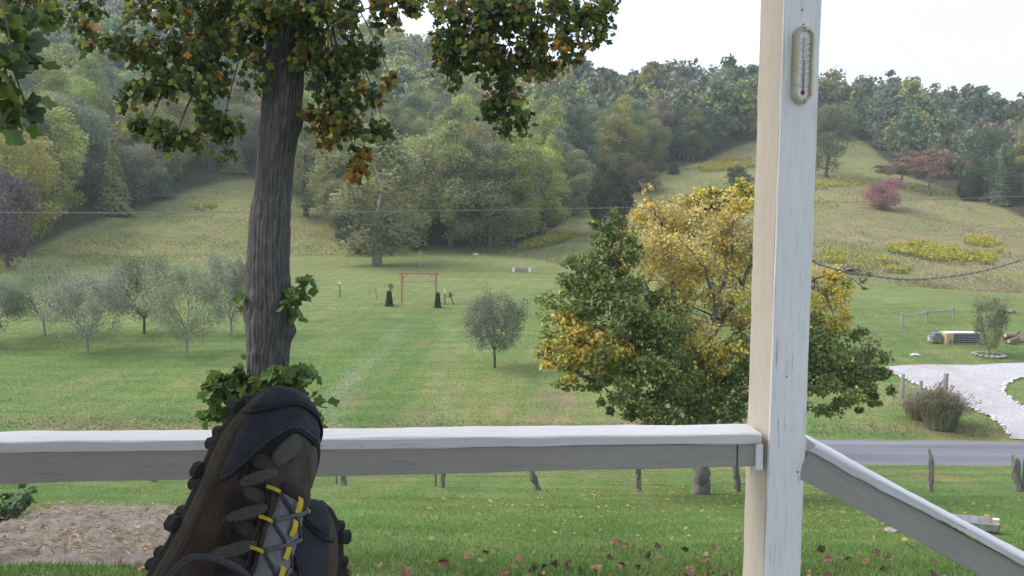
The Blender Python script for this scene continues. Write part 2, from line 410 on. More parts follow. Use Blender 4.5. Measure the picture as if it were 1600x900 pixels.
# mower passes: alternate bands running down towards the road
tc = nt.nodes.new('ShaderNodeTexCoord'); mp = nt.nodes.new('ShaderNodeMapping'); mp.inputs['Rotation'].default_value = (0, 0, rad(7))
L(tc.outputs['Object'], mp.inputs[0])
wv = nd(nt, 'ShaderNodeTexWave', wave_type='BANDS', bands_direction='X'); wv.inputs['Scale'].default_value = 0.2; wv.inputs['Distortion'].default_value = 2.5
wv.inputs['Detail'].default_value = 2; wv.inputs['Detail Scale'].default_value = .25
L(mp.outputs[0], wv.inputs[0])
c = mixc(nt, c, ramp(nt, [(.2, (.95, .975, .95)), (.8, (1.05, 1.025, 1.04))], wv.outputs['Fac']), 1.0, 'MULTIPLY')
mp2 = nt.nodes.new('ShaderNodeMapping'); mp2.inputs['Rotation'].default_value = (0, 0, rad(86)); L(tc.outputs['Object'], mp2.inputs[0])
wv2 = nd(nt, 'ShaderNodeTexWave', wave_type='BANDS', bands_direction='X'); wv2.inputs['Scale'].default_value = .16; wv2.inputs['Distortion'].default_value = 4
wv2.inputs['Detail Scale'].default_value = .2; L(mp2.outputs[0], wv2.inputs[0])
c = mixc(nt, c, ramp(nt, [(.2, (.94, .975, .94)), (.8, (1.06, 1.02, 1.05))], wv2.outputs['Fac']), 1.0, 'MULTIPLY')
L(c, bs.inputs['Base Color']); bs.inputs['Roughness'].default_value = .95; bs.inputs['Specular IOR Level'].default_value = .1
bump(nt, f1, .6, .06, bs)
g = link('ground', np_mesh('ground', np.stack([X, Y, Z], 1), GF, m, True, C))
tag(g, 'grassy valley floor and hill slopes', None, None, 'structure')
# ------------------------------------------------------------------ road and gravel drive
def strip(x0, x1, ya, yb, dz, nx, ny):
    gx, gy = np.meshgrid(np.linspace(x0, x1, nx), np.linspace(ya, yb, ny)); X, Y = gx.ravel(), gy.ravel()
    V = np.stack([X, Y, terr(X, Y) + dz], 1); i, j = np.meshgrid(np.arange(ny - 1), np.arange(nx - 1), indexing='ij'); a = (i * nx + j).ravel()
    return V, np.stack([a, a + 1, a + nx + 1, a + nx], 1)
m, nt, bs, L = newmat('asphalt')
f = noise_tex(nt, 40, 4, .7); f2 = noise_tex(nt, .35, 4, .6, 'Object', (.12, 3, 1))
c = mixc(nt, ramp(nt, [(.3, (.10, .105, .13)), (.7, (.165, .17, .20))], f), ramp(nt, [(.35, (.72, .72, .75)), (.65, (1.3, 1.27, 1.25))], f2), 1, 'MULTIPLY')
L(c, bs.inputs['Base Color']); bs.inputs['Roughness'].default_value = .8; bump(nt, f, .3, .01, bs)
V, Fs = strip(-90, 110, ROAD0, ROAD1, .05, 260, 12)
V[:, 1] += (vnoise(V[:, 0] * 1.7, V[:, 1] * 0 + np.round(V[:, 1]), 5) - .5) * .22
e = np.abs(V[:, 1] - 36) > 1.95; V[e, 2] -= .07
tag(link('road', np_mesh('road', V, Fs, m, True)), 'narrow grey asphalt lane across the valley', None, None, 'structure')
drive_px = [(1378, 575), (1410, 572), (1445, 571), (1520, 572), (1600, 568), (1700, 566), (1800, 566), (1800, 582), (1700, 580), (1640, 584), (1600, 590), (1580, 597), (1571, 605), (1570, 614), (1578, 624), (1592, 634), (1606, 643), (1630, 655), (1690, 668), (1800, 684), (1800, 690), (1700, 690), (1640, 690), (1582, 688), (1578, 677), (1566, 665), (1548, 652), (1525, 643), (1500, 632), (1470, 617), (1446, 608), (1425, 598), (1405, 589), (1388, 583)]
drive_w = np.array([hit(*p, y0=36) for p in drive_px])
def inpoly(px, py, poly):
    r = np.zeros(len(px), bool); j = len(poly) - 1
    for i in range(len(poly)):
        xi, yi = poly[i][:2]; xj, yj = poly[j][:2]
        with np.errstate(divide='ignore', invalid='ignore'):
            r ^= ((yi > py) != (yj > py)) & (px < (xj - xi) * (py - yi) / (yj - yi) + xi)
        j = i
    return r
def patch_poly(poly, step, zf):
    bm = bmesh.new(); vs = [bm.verts.new((p[0], p[1], 0)) for p in poly]; bm.faces.new(vs)
    x0, y0 = poly[:, 0].min(), poly[:, 1].min(); x1, y1 = poly[:, 0].max(), poly[:, 1].max()
    for k in np.arange(x0, x1, step)[1:]: bmesh.ops.bisect_plane(bm, geom=bm.verts[:] + bm.edges[:] + bm.faces[:], plane_co=(k, 0, 0), plane_no=(1, 0, 0))
    for k in np.arange(y0, y1, step)[1:]: bmesh.ops.bisect_plane(bm, geom=bm.verts[:] + bm.edges[:] + bm.faces[:], plane_co=(0, k, 0), plane_no=(0, 1, 0))
    V = np.array([v.co[:] for v in bm.verts]); V[:, 2] = zf(V[:, 0], V[:, 1])
    for v, c in zip(bm.verts, V): v.co = c
    return bm
bm = patch_poly(drive_w, .6, lambda x, y: terr(x, y) + .06)
me = bpy.data.meshes.new('driveway'); bm.to_mesh(me); bm.free()
for p in me.polygons: p.use_smooth = True
m, nt, bs, L = newmat('white_gravel')
f = noise_tex(nt, 9, 6, .85); f2 = noise_tex(nt, .5, 4, .6)
c = mixc(nt, ramp(nt, [(.3, (.21, .21, .235)), (.62, (.50, .50, .545))], f), ramp(nt, [(.42, (1, 1, 1)), (.72, (.82, .75, .66))], f2), 1, 'MULTIPLY')
L(c, bs.inputs['Base Color']); bs.inputs['Roughness'].default_value = .95; bump(nt, f, .7, .03, bs)
drive = link('driveway', me, None, m)
tag(drive, 'white gravel drive curving up from the lane', None, None, 'structure')
def rock_mesh(name, r, seed, mat, sq=(1, .8, .6), lv=1):
    bm = bmesh.new(); bmesh.ops.create_icosphere(bm, subdivisions=lv, radius=1)
    q = random.Random(seed)
    for v in bm.verts:
        k = 1 + .35 * (mnoise.noise(Vector(v.co) * 1.3 + Vector((seed * 3.1, 0, 0))))
        v.co = Vector((v.co.x * sq[0], v.co.y * sq[1], v.co.z * sq[2])) * r * k
    me = bpy.data.meshes.new(name); bm.to_mesh(me); bm.free(); me.materials.append(mat); return me
stones = [rock_mesh('edging_stone', .13, s, M['stone'], lv=1) for s in range(4)]
def stone_row(pxs, step):
    g = spline([hit(*p, y0=36) for p in pxs], 12); d = np.concatenate([[0], np.cumsum(np.linalg.norm(np.diff(g[:, :2], axis=0), axis=1))])
    for s in np.arange(0, d[-1], step):
        x = np.interp(s, d, g[:, 0]) + rng.normal() * .05; y = np.interp(s, d, g[:, 1]) + rng.normal() * .05
        o = link('edging_stone', stones[rng.integers(4)], drive, None, (x, y, float(terr(x, y)) + .08))
        o.rotation_euler = (rng.normal() * .2, rng.normal() * .2, rng.uniform(0, 6)); k = rng.uniform(.6, 1.25); o.scale = (k, k, k)
stone_row([(1580, 687), (1576, 676), (1564, 664), (1546, 651), (1523, 642), (1500, 632), (1470, 617), (1446, 608), (1425, 598), (1405, 589)], .36)
stone_row([(1640, 584), (1600, 590), (1580, 597), (1571, 605), (1570, 614), (1578, 624), (1592, 634), (1606, 643), (1630, 655)], .34)
# ------------------------------------------------------------------ dug bed at the lower left
bed_px = [(-90, 880), (-60, 850), (0, 826), (30, 815), (62, 803), (110, 797), (170, 799), (230, 801), (290, 803), (340, 815), (350, 850), (320, 875), (250, 881), (180, 884), (100, 883), (20, 884), (-50, 890)]
bed_w = np.array([hit(*p) for p in bed_px]); bc = bed_w.mean(0)
bed_s = spline(np.vstack([bed_w, bed_w[:1]]), 5)[:-1]
V = []; Fs = []; nR = 46; nA = len(bed_s)
for k in range(nR):
    q = 1 - k / nR; p = bc[:2] + (bed_s[:, :2] - bc[:2]) * q
    z = terr(p[:, 0], p[:, 1]) - .03 + .20 * min(1, (k / nR) * 5) ** .7
    z = z + min(1, k / 4) * ((fbm(p[:, 0] * 2.4, p[:, 1] * 2.4, 51, 4) - .5) * .24 + (fbm(p[:, 0] * 11, p[:, 1] * 11, 57, 3) - .5) * .10 + (vnoise(p[:, 0] * 1.1, p[:, 1] * 5.5, 59) - .5) * .05)
    V.append(np.stack([p[:, 0], p[:, 1], z], 1))
V = np.concatenate(V)
for k in range(nR - 1):
    for q in range(nA):
        q2 = (q + 1) % nA; Fs.append((k * nA + q, k * nA + q2, (k + 1) * nA + q2, (k + 1) * nA + q))
m, nt, bs, L = newmat('dug_soil')
f = noise_tex(nt, 16, 6, .8); f2 = noise_tex(nt, 2.2, 4, .6)
c = mixc(nt, ramp(nt, [(.3, (.10, .086, .073)), (.52, (.185, .163, .138)), (.75, (.28, .252, .215))], f), ramp(nt, [(.35, (.82, .82, .82)), (.65, (1.12, 1.1, 1.08))], f2), 1, 'MULTIPLY')
L(c, bs.inputs['Base Color']); bs.inputs['Roughness'].default_value = 1; bump(nt, f, .8, .03, bs)
tag(link('soil_bed', np_mesh('soil_bed', V, np.array(Fs), m, True)), 'pale dug soil bed in the near grass', None, None, 'structure')
# straw bits lying on the soil
n = 4200; u = rng.uniform(0, 1, (n, 2)); xx = bed_w[:, 0].min() + u[:, 0] * np.ptp(bed_w[:, 0]); yy = bed_w[:, 1].min() + u[:, 1] * np.ptp(bed_w[:, 1])
k = inpoly(xx, yy, bed_w); xx, yy = xx[k], yy[k]; n = len(xx)
A = rdir(n); A[:, 2] *= .25
st = leaves_mesh('straw_litter', np.stack([xx, yy, terr(xx, yy) + .17 + rng.uniform(-.05, .06, n)], 1), A, np.tile([0, 0, 1.], (n, 1)), rng.uniform(.06, .2, n),
    np.array([.38, .31, .22]) * rng.uniform(.4, 1.2, (n, 1)), RHOMB, M['blade'], .3)
tag(link('straw_litter', st), 'bits of straw and dry stalks on the soil bed', None, None, 'stuff')
# ------------------------------------------------------------------ grass, meadow, goldenrod
def scatter_view(n, ya, yb, ta=-.72, tb=.72, pw=1.0):
    u = rng.uniform(0, 1, n); y = ya + (yb - ya) * u ** pw; t = rng.uniform(ta, tb, n); return t * np.sqrt(y * y + 9), y
def bare(x, y): return inpoly(x, y, bed_w) | ((y > ROAD0 - .05) & (y < ROAD1 + .05)) | inpoly(x, y, drive_w)
x, y = scatter_view(330000, 5.0, 33.5, pw=1.25); k = ~bare(x, y); x, y = x[k], y[k]; n = len(x)
h = (.045 + .05 * fbm(x / 1.5, y / 1.5, 61, 3)) * rng.uniform(.6, 1.3, n) * np.clip(1.25 - y / 60, .8, 1.3) * np.where(y < 13, 1.0, .9)
A = np.stack([rng.normal(0, .45, n), rng.normal(0, .45, n), np.ones(n)], 1)
cl = tint(x, y) * rng.uniform(.65, 1.5, (n, 1)) * np.array([1.0, 1.12, .85]); dryb = rng.uniform(0, 1, n) < .09
cl[dryb] = np.array([.24, .21, .11]) * rng.uniform(.6, 1.1, (dryb.sum(), 1))
gm = leaves_mesh('lawn_grass', np.stack([x, y, terr(x, y) - .004], 1), A, rdir(n), h, cl, BLADE, M['blade'], .14)
tag(link('lawn_grass', gm), 'mown green grass below the porch', None, None, 'stuff')
x, y = scatter_view(130000, 38.3, 74, pw=1.2); k = ~bare(x, y); x, y = x[k], y[k]; n = len(x)
A = np.stack([rng.normal(0, .6, n), rng.normal(0, .6, n), np.ones(n)], 1)
hh = rng.uniform(.05, .11, n) * np.where(np.abs(y - 39.7) < .8, 1.15, .85)
gm = leaves_mesh('far_lawn_grass', np.stack([x, y, terr(x, y) - .01], 1), A, rdir(n), hh, tint(x, y) * rng.uniform(.75, 1.4, (n, 1)), BLADE, M['blade'], .5)
tag(link('far_lawn_grass', gm), 'mown lawn grass beyond the lane', None, None, 'stuff')
x, y = scatter_view(300000, 84, 330, -.75, .75, 1.5); k = (side(MEADOW, x, y) > .2) & (side(WOODS, x, y) < 6); x, y = x[k], y[k]; n = len(x)
A = np.stack([rng.normal(0, .35, n), rng.normal(0, .35, n), np.ones(n)], 1)
h = (.08 + .36 * fbm(x / 5, y / 5, 71, 3)) * rng.uniform(.6, 1.25, n)
gm = leaves_mesh('meadow_grass', np.stack([x, y, terr(x, y) - .03], 1), A, rdir(n), h, tint(x, y) * rng.uniform(.95, 1.5, (n, 1)), BLADE, M['blade'], .42)
tag(link('meadow_grass', gm), 'tall dry meadow grass on the hill slopes', None, None, 'stuff')
def goldenrod(poly, n, label, dens=.75, hgt=1.0):
    g = np.array([hit(*p, y0=80) for p in poly]); x = rng.uniform(g[:, 0].min(), g[:, 0].max(), n * 4); y = rng.uniform(g[:, 1].min(), g[:, 1].max(), n * 4)
    k = inpoly(x, y, g) & (.55 * fbm(x / 5.0, y / 1.6, 77, 3) + .45 * fbm(x / 1.2, y / 1.6, 79, 3) + rng.normal(0, .09, n * 4) < .27 + .26 * dens); x, y = x[k][:n], y[k][:n]; n = len(x)
    if n < 5: return
    z = terr(x, y); h = rng.uniform(.45, .85, n) * hgt
    up = np.stack([rng.normal(0, .2, n), rng.normal(0, .2, n), np.ones(n)], 1)
    V1, F1 = leaf_geo(np.stack([x, y, z], 1), up, rdir(n), h, BLADE, .25)
    top = np.stack([x, y, z + h * .92], 1) + rng.normal(0, .1, (n, 3))
    V2, F2 = leaf_geo(np.repeat(top, 2, 0) + rng.normal(0, .12, (2 * n, 3)), rdir(2 * n), rdir(2 * n), rng.uniform(.16, .34, 2 * n), RHOMB, 1.0)
    c = np.concatenate([np.repeat(np.array([.20, .23, .09]) * rng.uniform(.7, 1.3, (n, 1)), 3, 0), np.repeat(np.array([.50, .46, .055]) * rng.uniform(.5, 1.2, (2 * n, 1)), 4, 0)])
    o = link('goldenrod', np_mesh('goldenrod', np.concatenate([V1, V2]), [F1, F2 + len(V1)], M['gold_leaf'], False, c))
    tag(o, label, None, None, 'stuff')
goldenrod([(1385, 386), (1440, 380), (1490, 392), (1556, 402), (1552, 416), (1480, 414), (1430, 404), (1390, 396)], 1700, 'broad yellow goldenrod band on the right slope above the cable', .9)
goldenrod([(1200, 404), (1230, 398), (1300, 396), (1345, 402), (1400, 412), (1426, 420), (1415, 430), (1350, 424), (1290, 412), (1200, 418)], 900, 'yellow goldenrod beside the post low on the slope', .62)
goldenrod([(1500, 374), (1540, 374), (1570, 382), (1545, 389), (1508, 383)], 350, 'small goldenrod patch high on the right meadow')
goldenrod([(1520, 392), (1580, 396), (1578, 404), (1530, 400)], 160, 'faint goldenrod strip at the right edge', .6)
goldenrod([(1090, 262), (1120, 252), (1172, 248), (1180, 262), (1130, 268), (1095, 270)], 1600, 'bright goldenrod strip high on the spur left of the post', 1.5)
goldenrod([(1270, 284), (1300, 280), (1352, 283), (1345, 292), (1290, 297), (1265, 302)], 700, 'goldenrod strip between the post and the red tree', 1.1)
goldenrod([(1260, 314), (1340, 311), (1395, 318), (1330, 324), (1270, 330)], 350, 'goldenrod line below the red tree', .6)
goldenrod([(1410, 290), (1470, 300), (1530, 306), (1500, 310), (1420, 302)], 250, 'goldenrod fringe under the brown trees', .6)
goldenrod([(815, 386), (850, 375), (895, 367), (890, 376), (845, 388), (812, 394)], 800, 'narrow goldenrod streak on the left foot of the spur', 1.3)
goldenrod([(282, 328), (300, 323), (330, 322), (345, 326), (310, 330)], 90, 'goldenrod patch on the left hillside meadow', .65)
# ================================================================== trees of the woods
def crown_pts(kind, r, n, H):
    """leaf places, facings and clump shades of a crown on a tree H metres tall"""
    if kind == 'round':   lob = 40; cz, rx, rz = .53 * H, .28 * H, .43 * H; lr = (.085, .14)
    elif kind == 'tall':  lob = 44; cz, rx, rz = .52 * H, .18 * H, .46 * H; lr = (.055, .095)
    elif kind == 'bushy': lob = 26; cz, rx, rz = .50 * H, .36 * H, .45 * H; lr = (.12, .2)
    elif kind == 'spread': lob = 34; cz, rx, rz = .64 * H, .62 * H, .26 * H; lr = (.11, .18)
    if kind == 'conifer':
        t = r.uniform(0, 1, n) ** 1.5; tier = np.floor(t * 15) / 15 + r.uniform(0, .03, n); rr = (1 - t) * .2 * H * (1 - .35 * (t * 15 % 1)) + .015 * H
        a = r.uniform(0, 2 * math.pi, n); wob = 1 + .18 * np.sin(a * 3 + t * 20); q = r.uniform(.35, 1, n) ** .5
        Pt = np.stack([np.cos(a) * rr * q * wob, np.sin(a) * rr * q * wob, (.06 + .94 * t) * H - rr * q * .3], 1)
        Nn = unit(np.stack([np.cos(a), np.sin(a), np.full(n, .8)], 1) + r.normal(0, .4, (n, 3)))
        return Pt, Nn, r.uniform(.75, 1.2, n)
    if kind == 'cedar':
        t = r.uniform(0, 1, n); prof = np.sin(np.clip(t * .93 + .07, 0, 1) * math.pi) ** .62 * (1 - .25 * t); a = r.uniform(0, 2 * math.pi, n)
        wob = 1 + .14 * np.sin(a * 4 + t * 9) + .1 * np.sin(a * 7 - t * 16); q = r.uniform(.5, 1, n) ** .4
        Pt = np.stack([np.cos(a) * prof * wob * q * .31 * H, np.sin(a) * prof * wob * q * .31 * H, (.02 + .98 * t) * H], 1)
        return Pt, unit(np.stack([np.cos(a), np.sin(a), np.full(n, .5)], 1) + r.normal(0, .5, (n, 3))), r.uniform(.7, 1.25, n)
    d = unit(r.normal(size=(lob, 3))); q = r.uniform(.25, 1, lob) ** .45
    Lc = d * np.array([rx, rx, rz]) * q[:, None] + np.array([0, 0, cz]); Lr = r.uniform(*lr, lob) * H
    if kind == 'tall': k = (Lc[:, 2] - cz) / rz; Lc[:, :2] *= (1 - .38 * np.clip(k, -.15, 1)[:, None])
    if kind == 'spread': Lc[:, 2] = np.round(Lc[:, 2] / (.11 * H)) * .11 * H + r.normal(0, .012 * H, lob); 
    bright = r.uniform(.72, 1.25, lob)
    pick = r.choice(lob, n, p=Lr ** 2 / (Lr ** 2).sum())
    u = unit(r.normal(size=(n, 3)) + np.array([0, 0, .35])); rr = r.uniform(.0, 1, n) ** .35 * r.uniform(.8, 1.2, n)
    sq = np.array([1, 1, .42]) if kind == 'spread' else np.array([1, 1, .85])
    Pt = Lc[pick] + u * (Lr[pick] * rr)[:, None] * sq
    return Pt, unit(u + r.normal(0, .55, (n, 3))), bright[pick] * r.uniform(.75, 1.25, n)
def trunk_tubes(mb, r, H, kind, base=np.zeros(3)):
    top = {'conifer': .95, 'cedar': .6}.get(kind, .72) * H; R = H * .018
    ax = np.array([[r.normal(0, .012 * H) * (q > 0), r.normal(0, .012 * H) * (q > 0), q * top] for q in np.linspace(0, 1, 5)]) - [0, 0, .4]
    mb.tube(base + spline(ax, 2), np.linspace(R * 1.25, R * .3, 9), 6)
    if kind in ('conifer', 'cedar'): return
    for q in range(9):
        s = r.uniform(.3, .85); p0 = np.array([np.interp(s, np.linspace(0, 1, 5), ax[:, c]) for c in range(3)])
        a = r.uniform(0, 6.28); Lb = {'round': .24, 'tall': .15, 'bushy': .3, 'spread': .5}[kind] * H * r.uniform(.6, 1.1)
        d = np.array([math.cos(a), math.sin(a), .7 if kind != 'spread' else .25])
        mb.tube(base + np.array([p0, p0 + d * Lb * .5 + [0, 0, .02 * H], p0 + d * Lb]), [R * .5, R * .32, R * .1], 5)
KIND = {'round': (16, 8000, .38), 'tall': (19, 8000, .36), 'bushy': (9, 5000, .32), 'conifer': (14, 5200, .5), 'cedar': (11, 9500, .42), 'spread': (8, 5200, .36)}
def tree_meshes(kind, seed, n=None, H=None, ls=None, mat='tree_leaf', bark='bark_far', tintc=None):
    r = np.random.default_rng(seed); h, n0, l0 = KIND[kind]; H = H or h; n = n or n0; ls = ls or l0
    Pt, Nn, br = crown_pts(kind, r, n, H)
    c = np.stack([br * r.uniform(.9, 1.15, n), br, br * r.uniform(.8, 1.1, n)], 1)
    if tintc is not None: c = c * tintc
    A = unit(np.cross(Nn, r.normal(size=(n, 3))) - [0, 0, .4])
    cm = leaves_mesh('crown', Pt, A, Nn, r.uniform(.6, 1.25, n) * ls, c, RHOMB, M[mat])
    mb = MB(); trunk_tubes(mb, r, H, kind)
    return mb.mesh('trunk', M[bark], True), cm, H
LIB = {k: [tree_meshes(k, 100 + 7 * i + len(k) * 31) for i in range(4 if k in ('round', 'tall') else 2)] for k in KIND}
REBARK = {}
def plant_tree(name, pos, kind, H, wide, colour, label, cat='tree', group=None, var=0, rz=None, bark=None):
    tm, cm, h0 = LIB[kind][var % len(LIB[kind])]
    if bark:
        if (tm.name, bark) not in REBARK: q_ = tm.copy(); q_.materials.clear(); q_.materials.append(M[bark]); REBARK[(tm.name, bark)] = q_
        tm = REBARK[(tm.name, bark)]
    t = thing(name, label, cat, pos, group, rng.uniform(0, 6.28) if rz is None else rz)
    s = H / h0; t.scale = (s * wide, s * wide, s)
    a = link('trunk', tm, t); b = link('crown', cm, t); b.color = (*colour, 1)
    return t
def px_tree(name, px, py, ptop, pw, kind, colour, label, cat='tree', group=None, var=0, y0=60., bark=None):
    g = hit(px, py, y0); H = (py - ptop) / F * g[1] * 1.0
    nat = {'round': .62, 'tall': .42, 'bushy': .85, 'conifer': .4, 'cedar': .6, 'spread': 1.45}[kind]
    return plant_tree(name, g, kind, H, (pw / F * g[1]) / (H * nat), colour, label, cat, group, var, None, bark)
OLIVE = (.265, .30, .125); YGREEN = (.345, .395, .13); DGREEN = (.125, .19, .12); GGREEN = (.21, .26, .165); BROWN = (.30, .27, .20); BLUEG = (.05, .072, .055)
px_tree('cedar_tree', 953, 360, 268, 72, 'cedar', (.05, .068, .04), 'broad dark evergreen alone at the foot of the spur, above the yellow tree', var=0)
px_tree('cedar_tree', 1155, 300, 256, 46, 'bushy', (.065, .08, .05), 'low dark bush on the spur just left of the post', 'bush')
px_tree('cedar_tree', 1166, 218, 162, 28, 'conifer', (.15, .16, .075), 'lone tan-green conical tree at the top of the spur left of the post')
px_tree('cedar_tree', 1515, 314, 268, 40, 'cedar', (.045, .075, .04), 'small dark evergreen right of the brown spreading trees', var=1)
px_tree('hill_tree', 1290, 277, 152, 80, 'round', (.15, .19, .12), 'grey-green tree directly behind the post, on its right side', var=2)
px_tree('spreading_tree', 1452, 306, 233, 118, 'spread', (.27, .19, .15), 'wide flat-topped brown tree, rightmost of the brown group on the slope')
px_tree('spreading_tree', 1408, 292, 245, 92, 'spread', (.24, .185, .13), 'flat-topped brown tree right behind the burgundy tree', var=1)
px_tree('spreading_tree', 1432, 272, 231, 74, 'spread', (.22, .175, .13), 'farthest brown spreading tree, top showing between the two in front', var=1)
px_tree('burgundy_tree', 1379, 328, 276, 70, 'bushy', (.33, .16, .205), 'small burgundy-leaved tree on the right slope')
px_tree('tall_tree', 590, 415, 190, 172, 'tall', (.25, .27, .15), 'tall tree with pale flared trunk standing alone on the far lawn', var=1, bark='pale_bark')
px_tree('lawn_tree', 765, 394, 258, 118, 'round', (.165, .205, .105), 'round dark-trunked tree at the lawn edge behind the arbor', var=1)
px_tree('tall_tree', 845, 368, 215, 92, 'tall', YGREEN, 'yellow-green poplar at the front of the woods, left of the dark evergreen', var=2)
px_tree('tall_tree', 800, 386, 205, 84, 'tall', (.30, .35, .11), 'yellow-green poplar behind the round lawn tree', var=0)
px_tree('purple_tree', 12, 418, 272, 124, 'bushy', (.13, .11, .135), 'dusky purple-grey tree at the left edge behind the orchard', var=1)
px_tree('hill_tree', 36, 395, 205, 120, 'round', (.31, .31, .10), 'yellowing tree at the left edge, above the purple-grey one', var=0, y0=100.)
px_tree('bush', 555, 398, 320, 70, 'bushy', (.06, .085, .045), 'dark green bush left of the tall pale-trunked tree', 'bush', var=1)
px_tree('bush', 1000, 300, 258, 70, 'bushy', (.145, .125, .09), 'brownish bush where the woods meet the spur', 'bush', var=1)
px_tree('young_pine', 860, 352, 312, 24, 'conifer', (.06, .095, .045), 'small green pine at the woods edge, left of the dark evergreen', var=1)
px_tree('young_pine', 1053, 272, 246, 20, 'conifer', (.07, .11, .045), 'tiny green pine on the rim of the woods above the spur', var=0)
px_tree('hill_tree', 1083, 252, 172, 52, 'tall', (.2, .23, .06), 'bright yellow-green tree in the woods above the goldenrod strip', var=3)
for (px, py, tp, pw, cl, vr, lab) in [(478, 338, 190, 96, (.27, .31, .15), 0, 'pale olive tree just right of the big trunk, upright in the wall of woods'), (528, 372, 212, 84, (.25, .28, .13), 3, 'slim olive tree left of the tall pale-trunked tree'), (648, 391, 196, 92, (.29, .32, .15), 2, 'pale upright tree right of the tall pale-trunked tree'), (704, 389, 186, 98, (.30, .34, .15), 0, 'highest pale-green upright tree between the arbor and the round lawn tree'),
 (738, 388, 214, 74, (.26, .30, .15), 3, 'narrow grey-olive tree touching the left of the round lawn tree'), (898, 338, 232, 66, (.28, .30, .18), 1, 'small pale tree between the front poplar and the dark evergreen'), (560, 396, 250, 70, (.22, .25, .13), 2, 'short olive tree behind the dark green bush')]:
    px_tree('upright_tree', px, py, tp, pw, 'tall', cl, lab, 'tree', None, vr, 95.)
# --- the woods: a scatter over the slopes; the nearest stay trees of their own
cand = []
for yy in np.arange(92, 352, 6.0):
    for xx in np.arange(-1.0 * yy, 1.0 * yy, 6.4):
        cand.append((xx + rng.uniform(-2.6, 2.6), yy + rng.uniform(-2.6, 2.6)))
cand = np.array(cand); cd = side(WOODS, cand[:, 0], cand[:, 1]); cpx = 800 + F * cand[:, 0] / cand[:, 1]; k = (cd > np.where((cpx > 1350) & (cpx < 1540), 9, np.where((cpx > 840) & (cpx < 1200), 7, 1.5)))
cand, cd = cand[k], cd[k]
# crossing rim of the woods thicker: shrubs along the edge
order = np.argsort(np.hypot(cand[:, 0], cand[:, 1]) + np.where(np.abs(cand[:, 0] / cand[:, 1]) > .64, 500, 0)); cand, cd = cand[order], cd[order]
MARKS = [(-60, 'beyond the left edge tree'), (40, 'above the yellowing left edge tree'), (130, 'above the silvery orchard tree'), (220, 'above the darkest orchard tree'), (300, 'above the light olive orchard tree'), (380, 'just left of the big trunk'),
 (440, 'behind the big trunk'), (510, 'just right of the big trunk'), (590, 'behind the tall pale-trunked tree'), (660, 'above the arbor'), (720, 'right of the arbor'), (775, 'above the round lawn tree'), (845, 'by the front poplar'), (900, 'left of the dark cedar'), (955, 'above the dark cedar'), (1010, 'where woods meet the spur'), (1080, 'above the goldenrod strip'), (1150, 'left of the post top'), (1230, 'hidden behind the post'), (1300, 'right of the post'), (1380, 'above the burgundy tree'), (1440, 'above the brown spreading trees'), (1520, 'above the small dark evergreen'), (1590, 'at the right edge'), (1700, 'beyond the right edge')]
PLU = {'bushy': 'es'}
REG = {'l': 'the left hillside', 'c': 'the middle of the valley', 'r': 'the right ridge'}
CN = [('yellow-green', YGREEN, .2), ('olive green', OLIVE, .3), ('grey-green', GGREEN, .24), ('dark green', DGREEN, .16), ('brownish', BROWN, .10)]
WV, WF, WC, TV, TF = [], [], [], [], []; nv = tvn = 0
N_OWN = 262
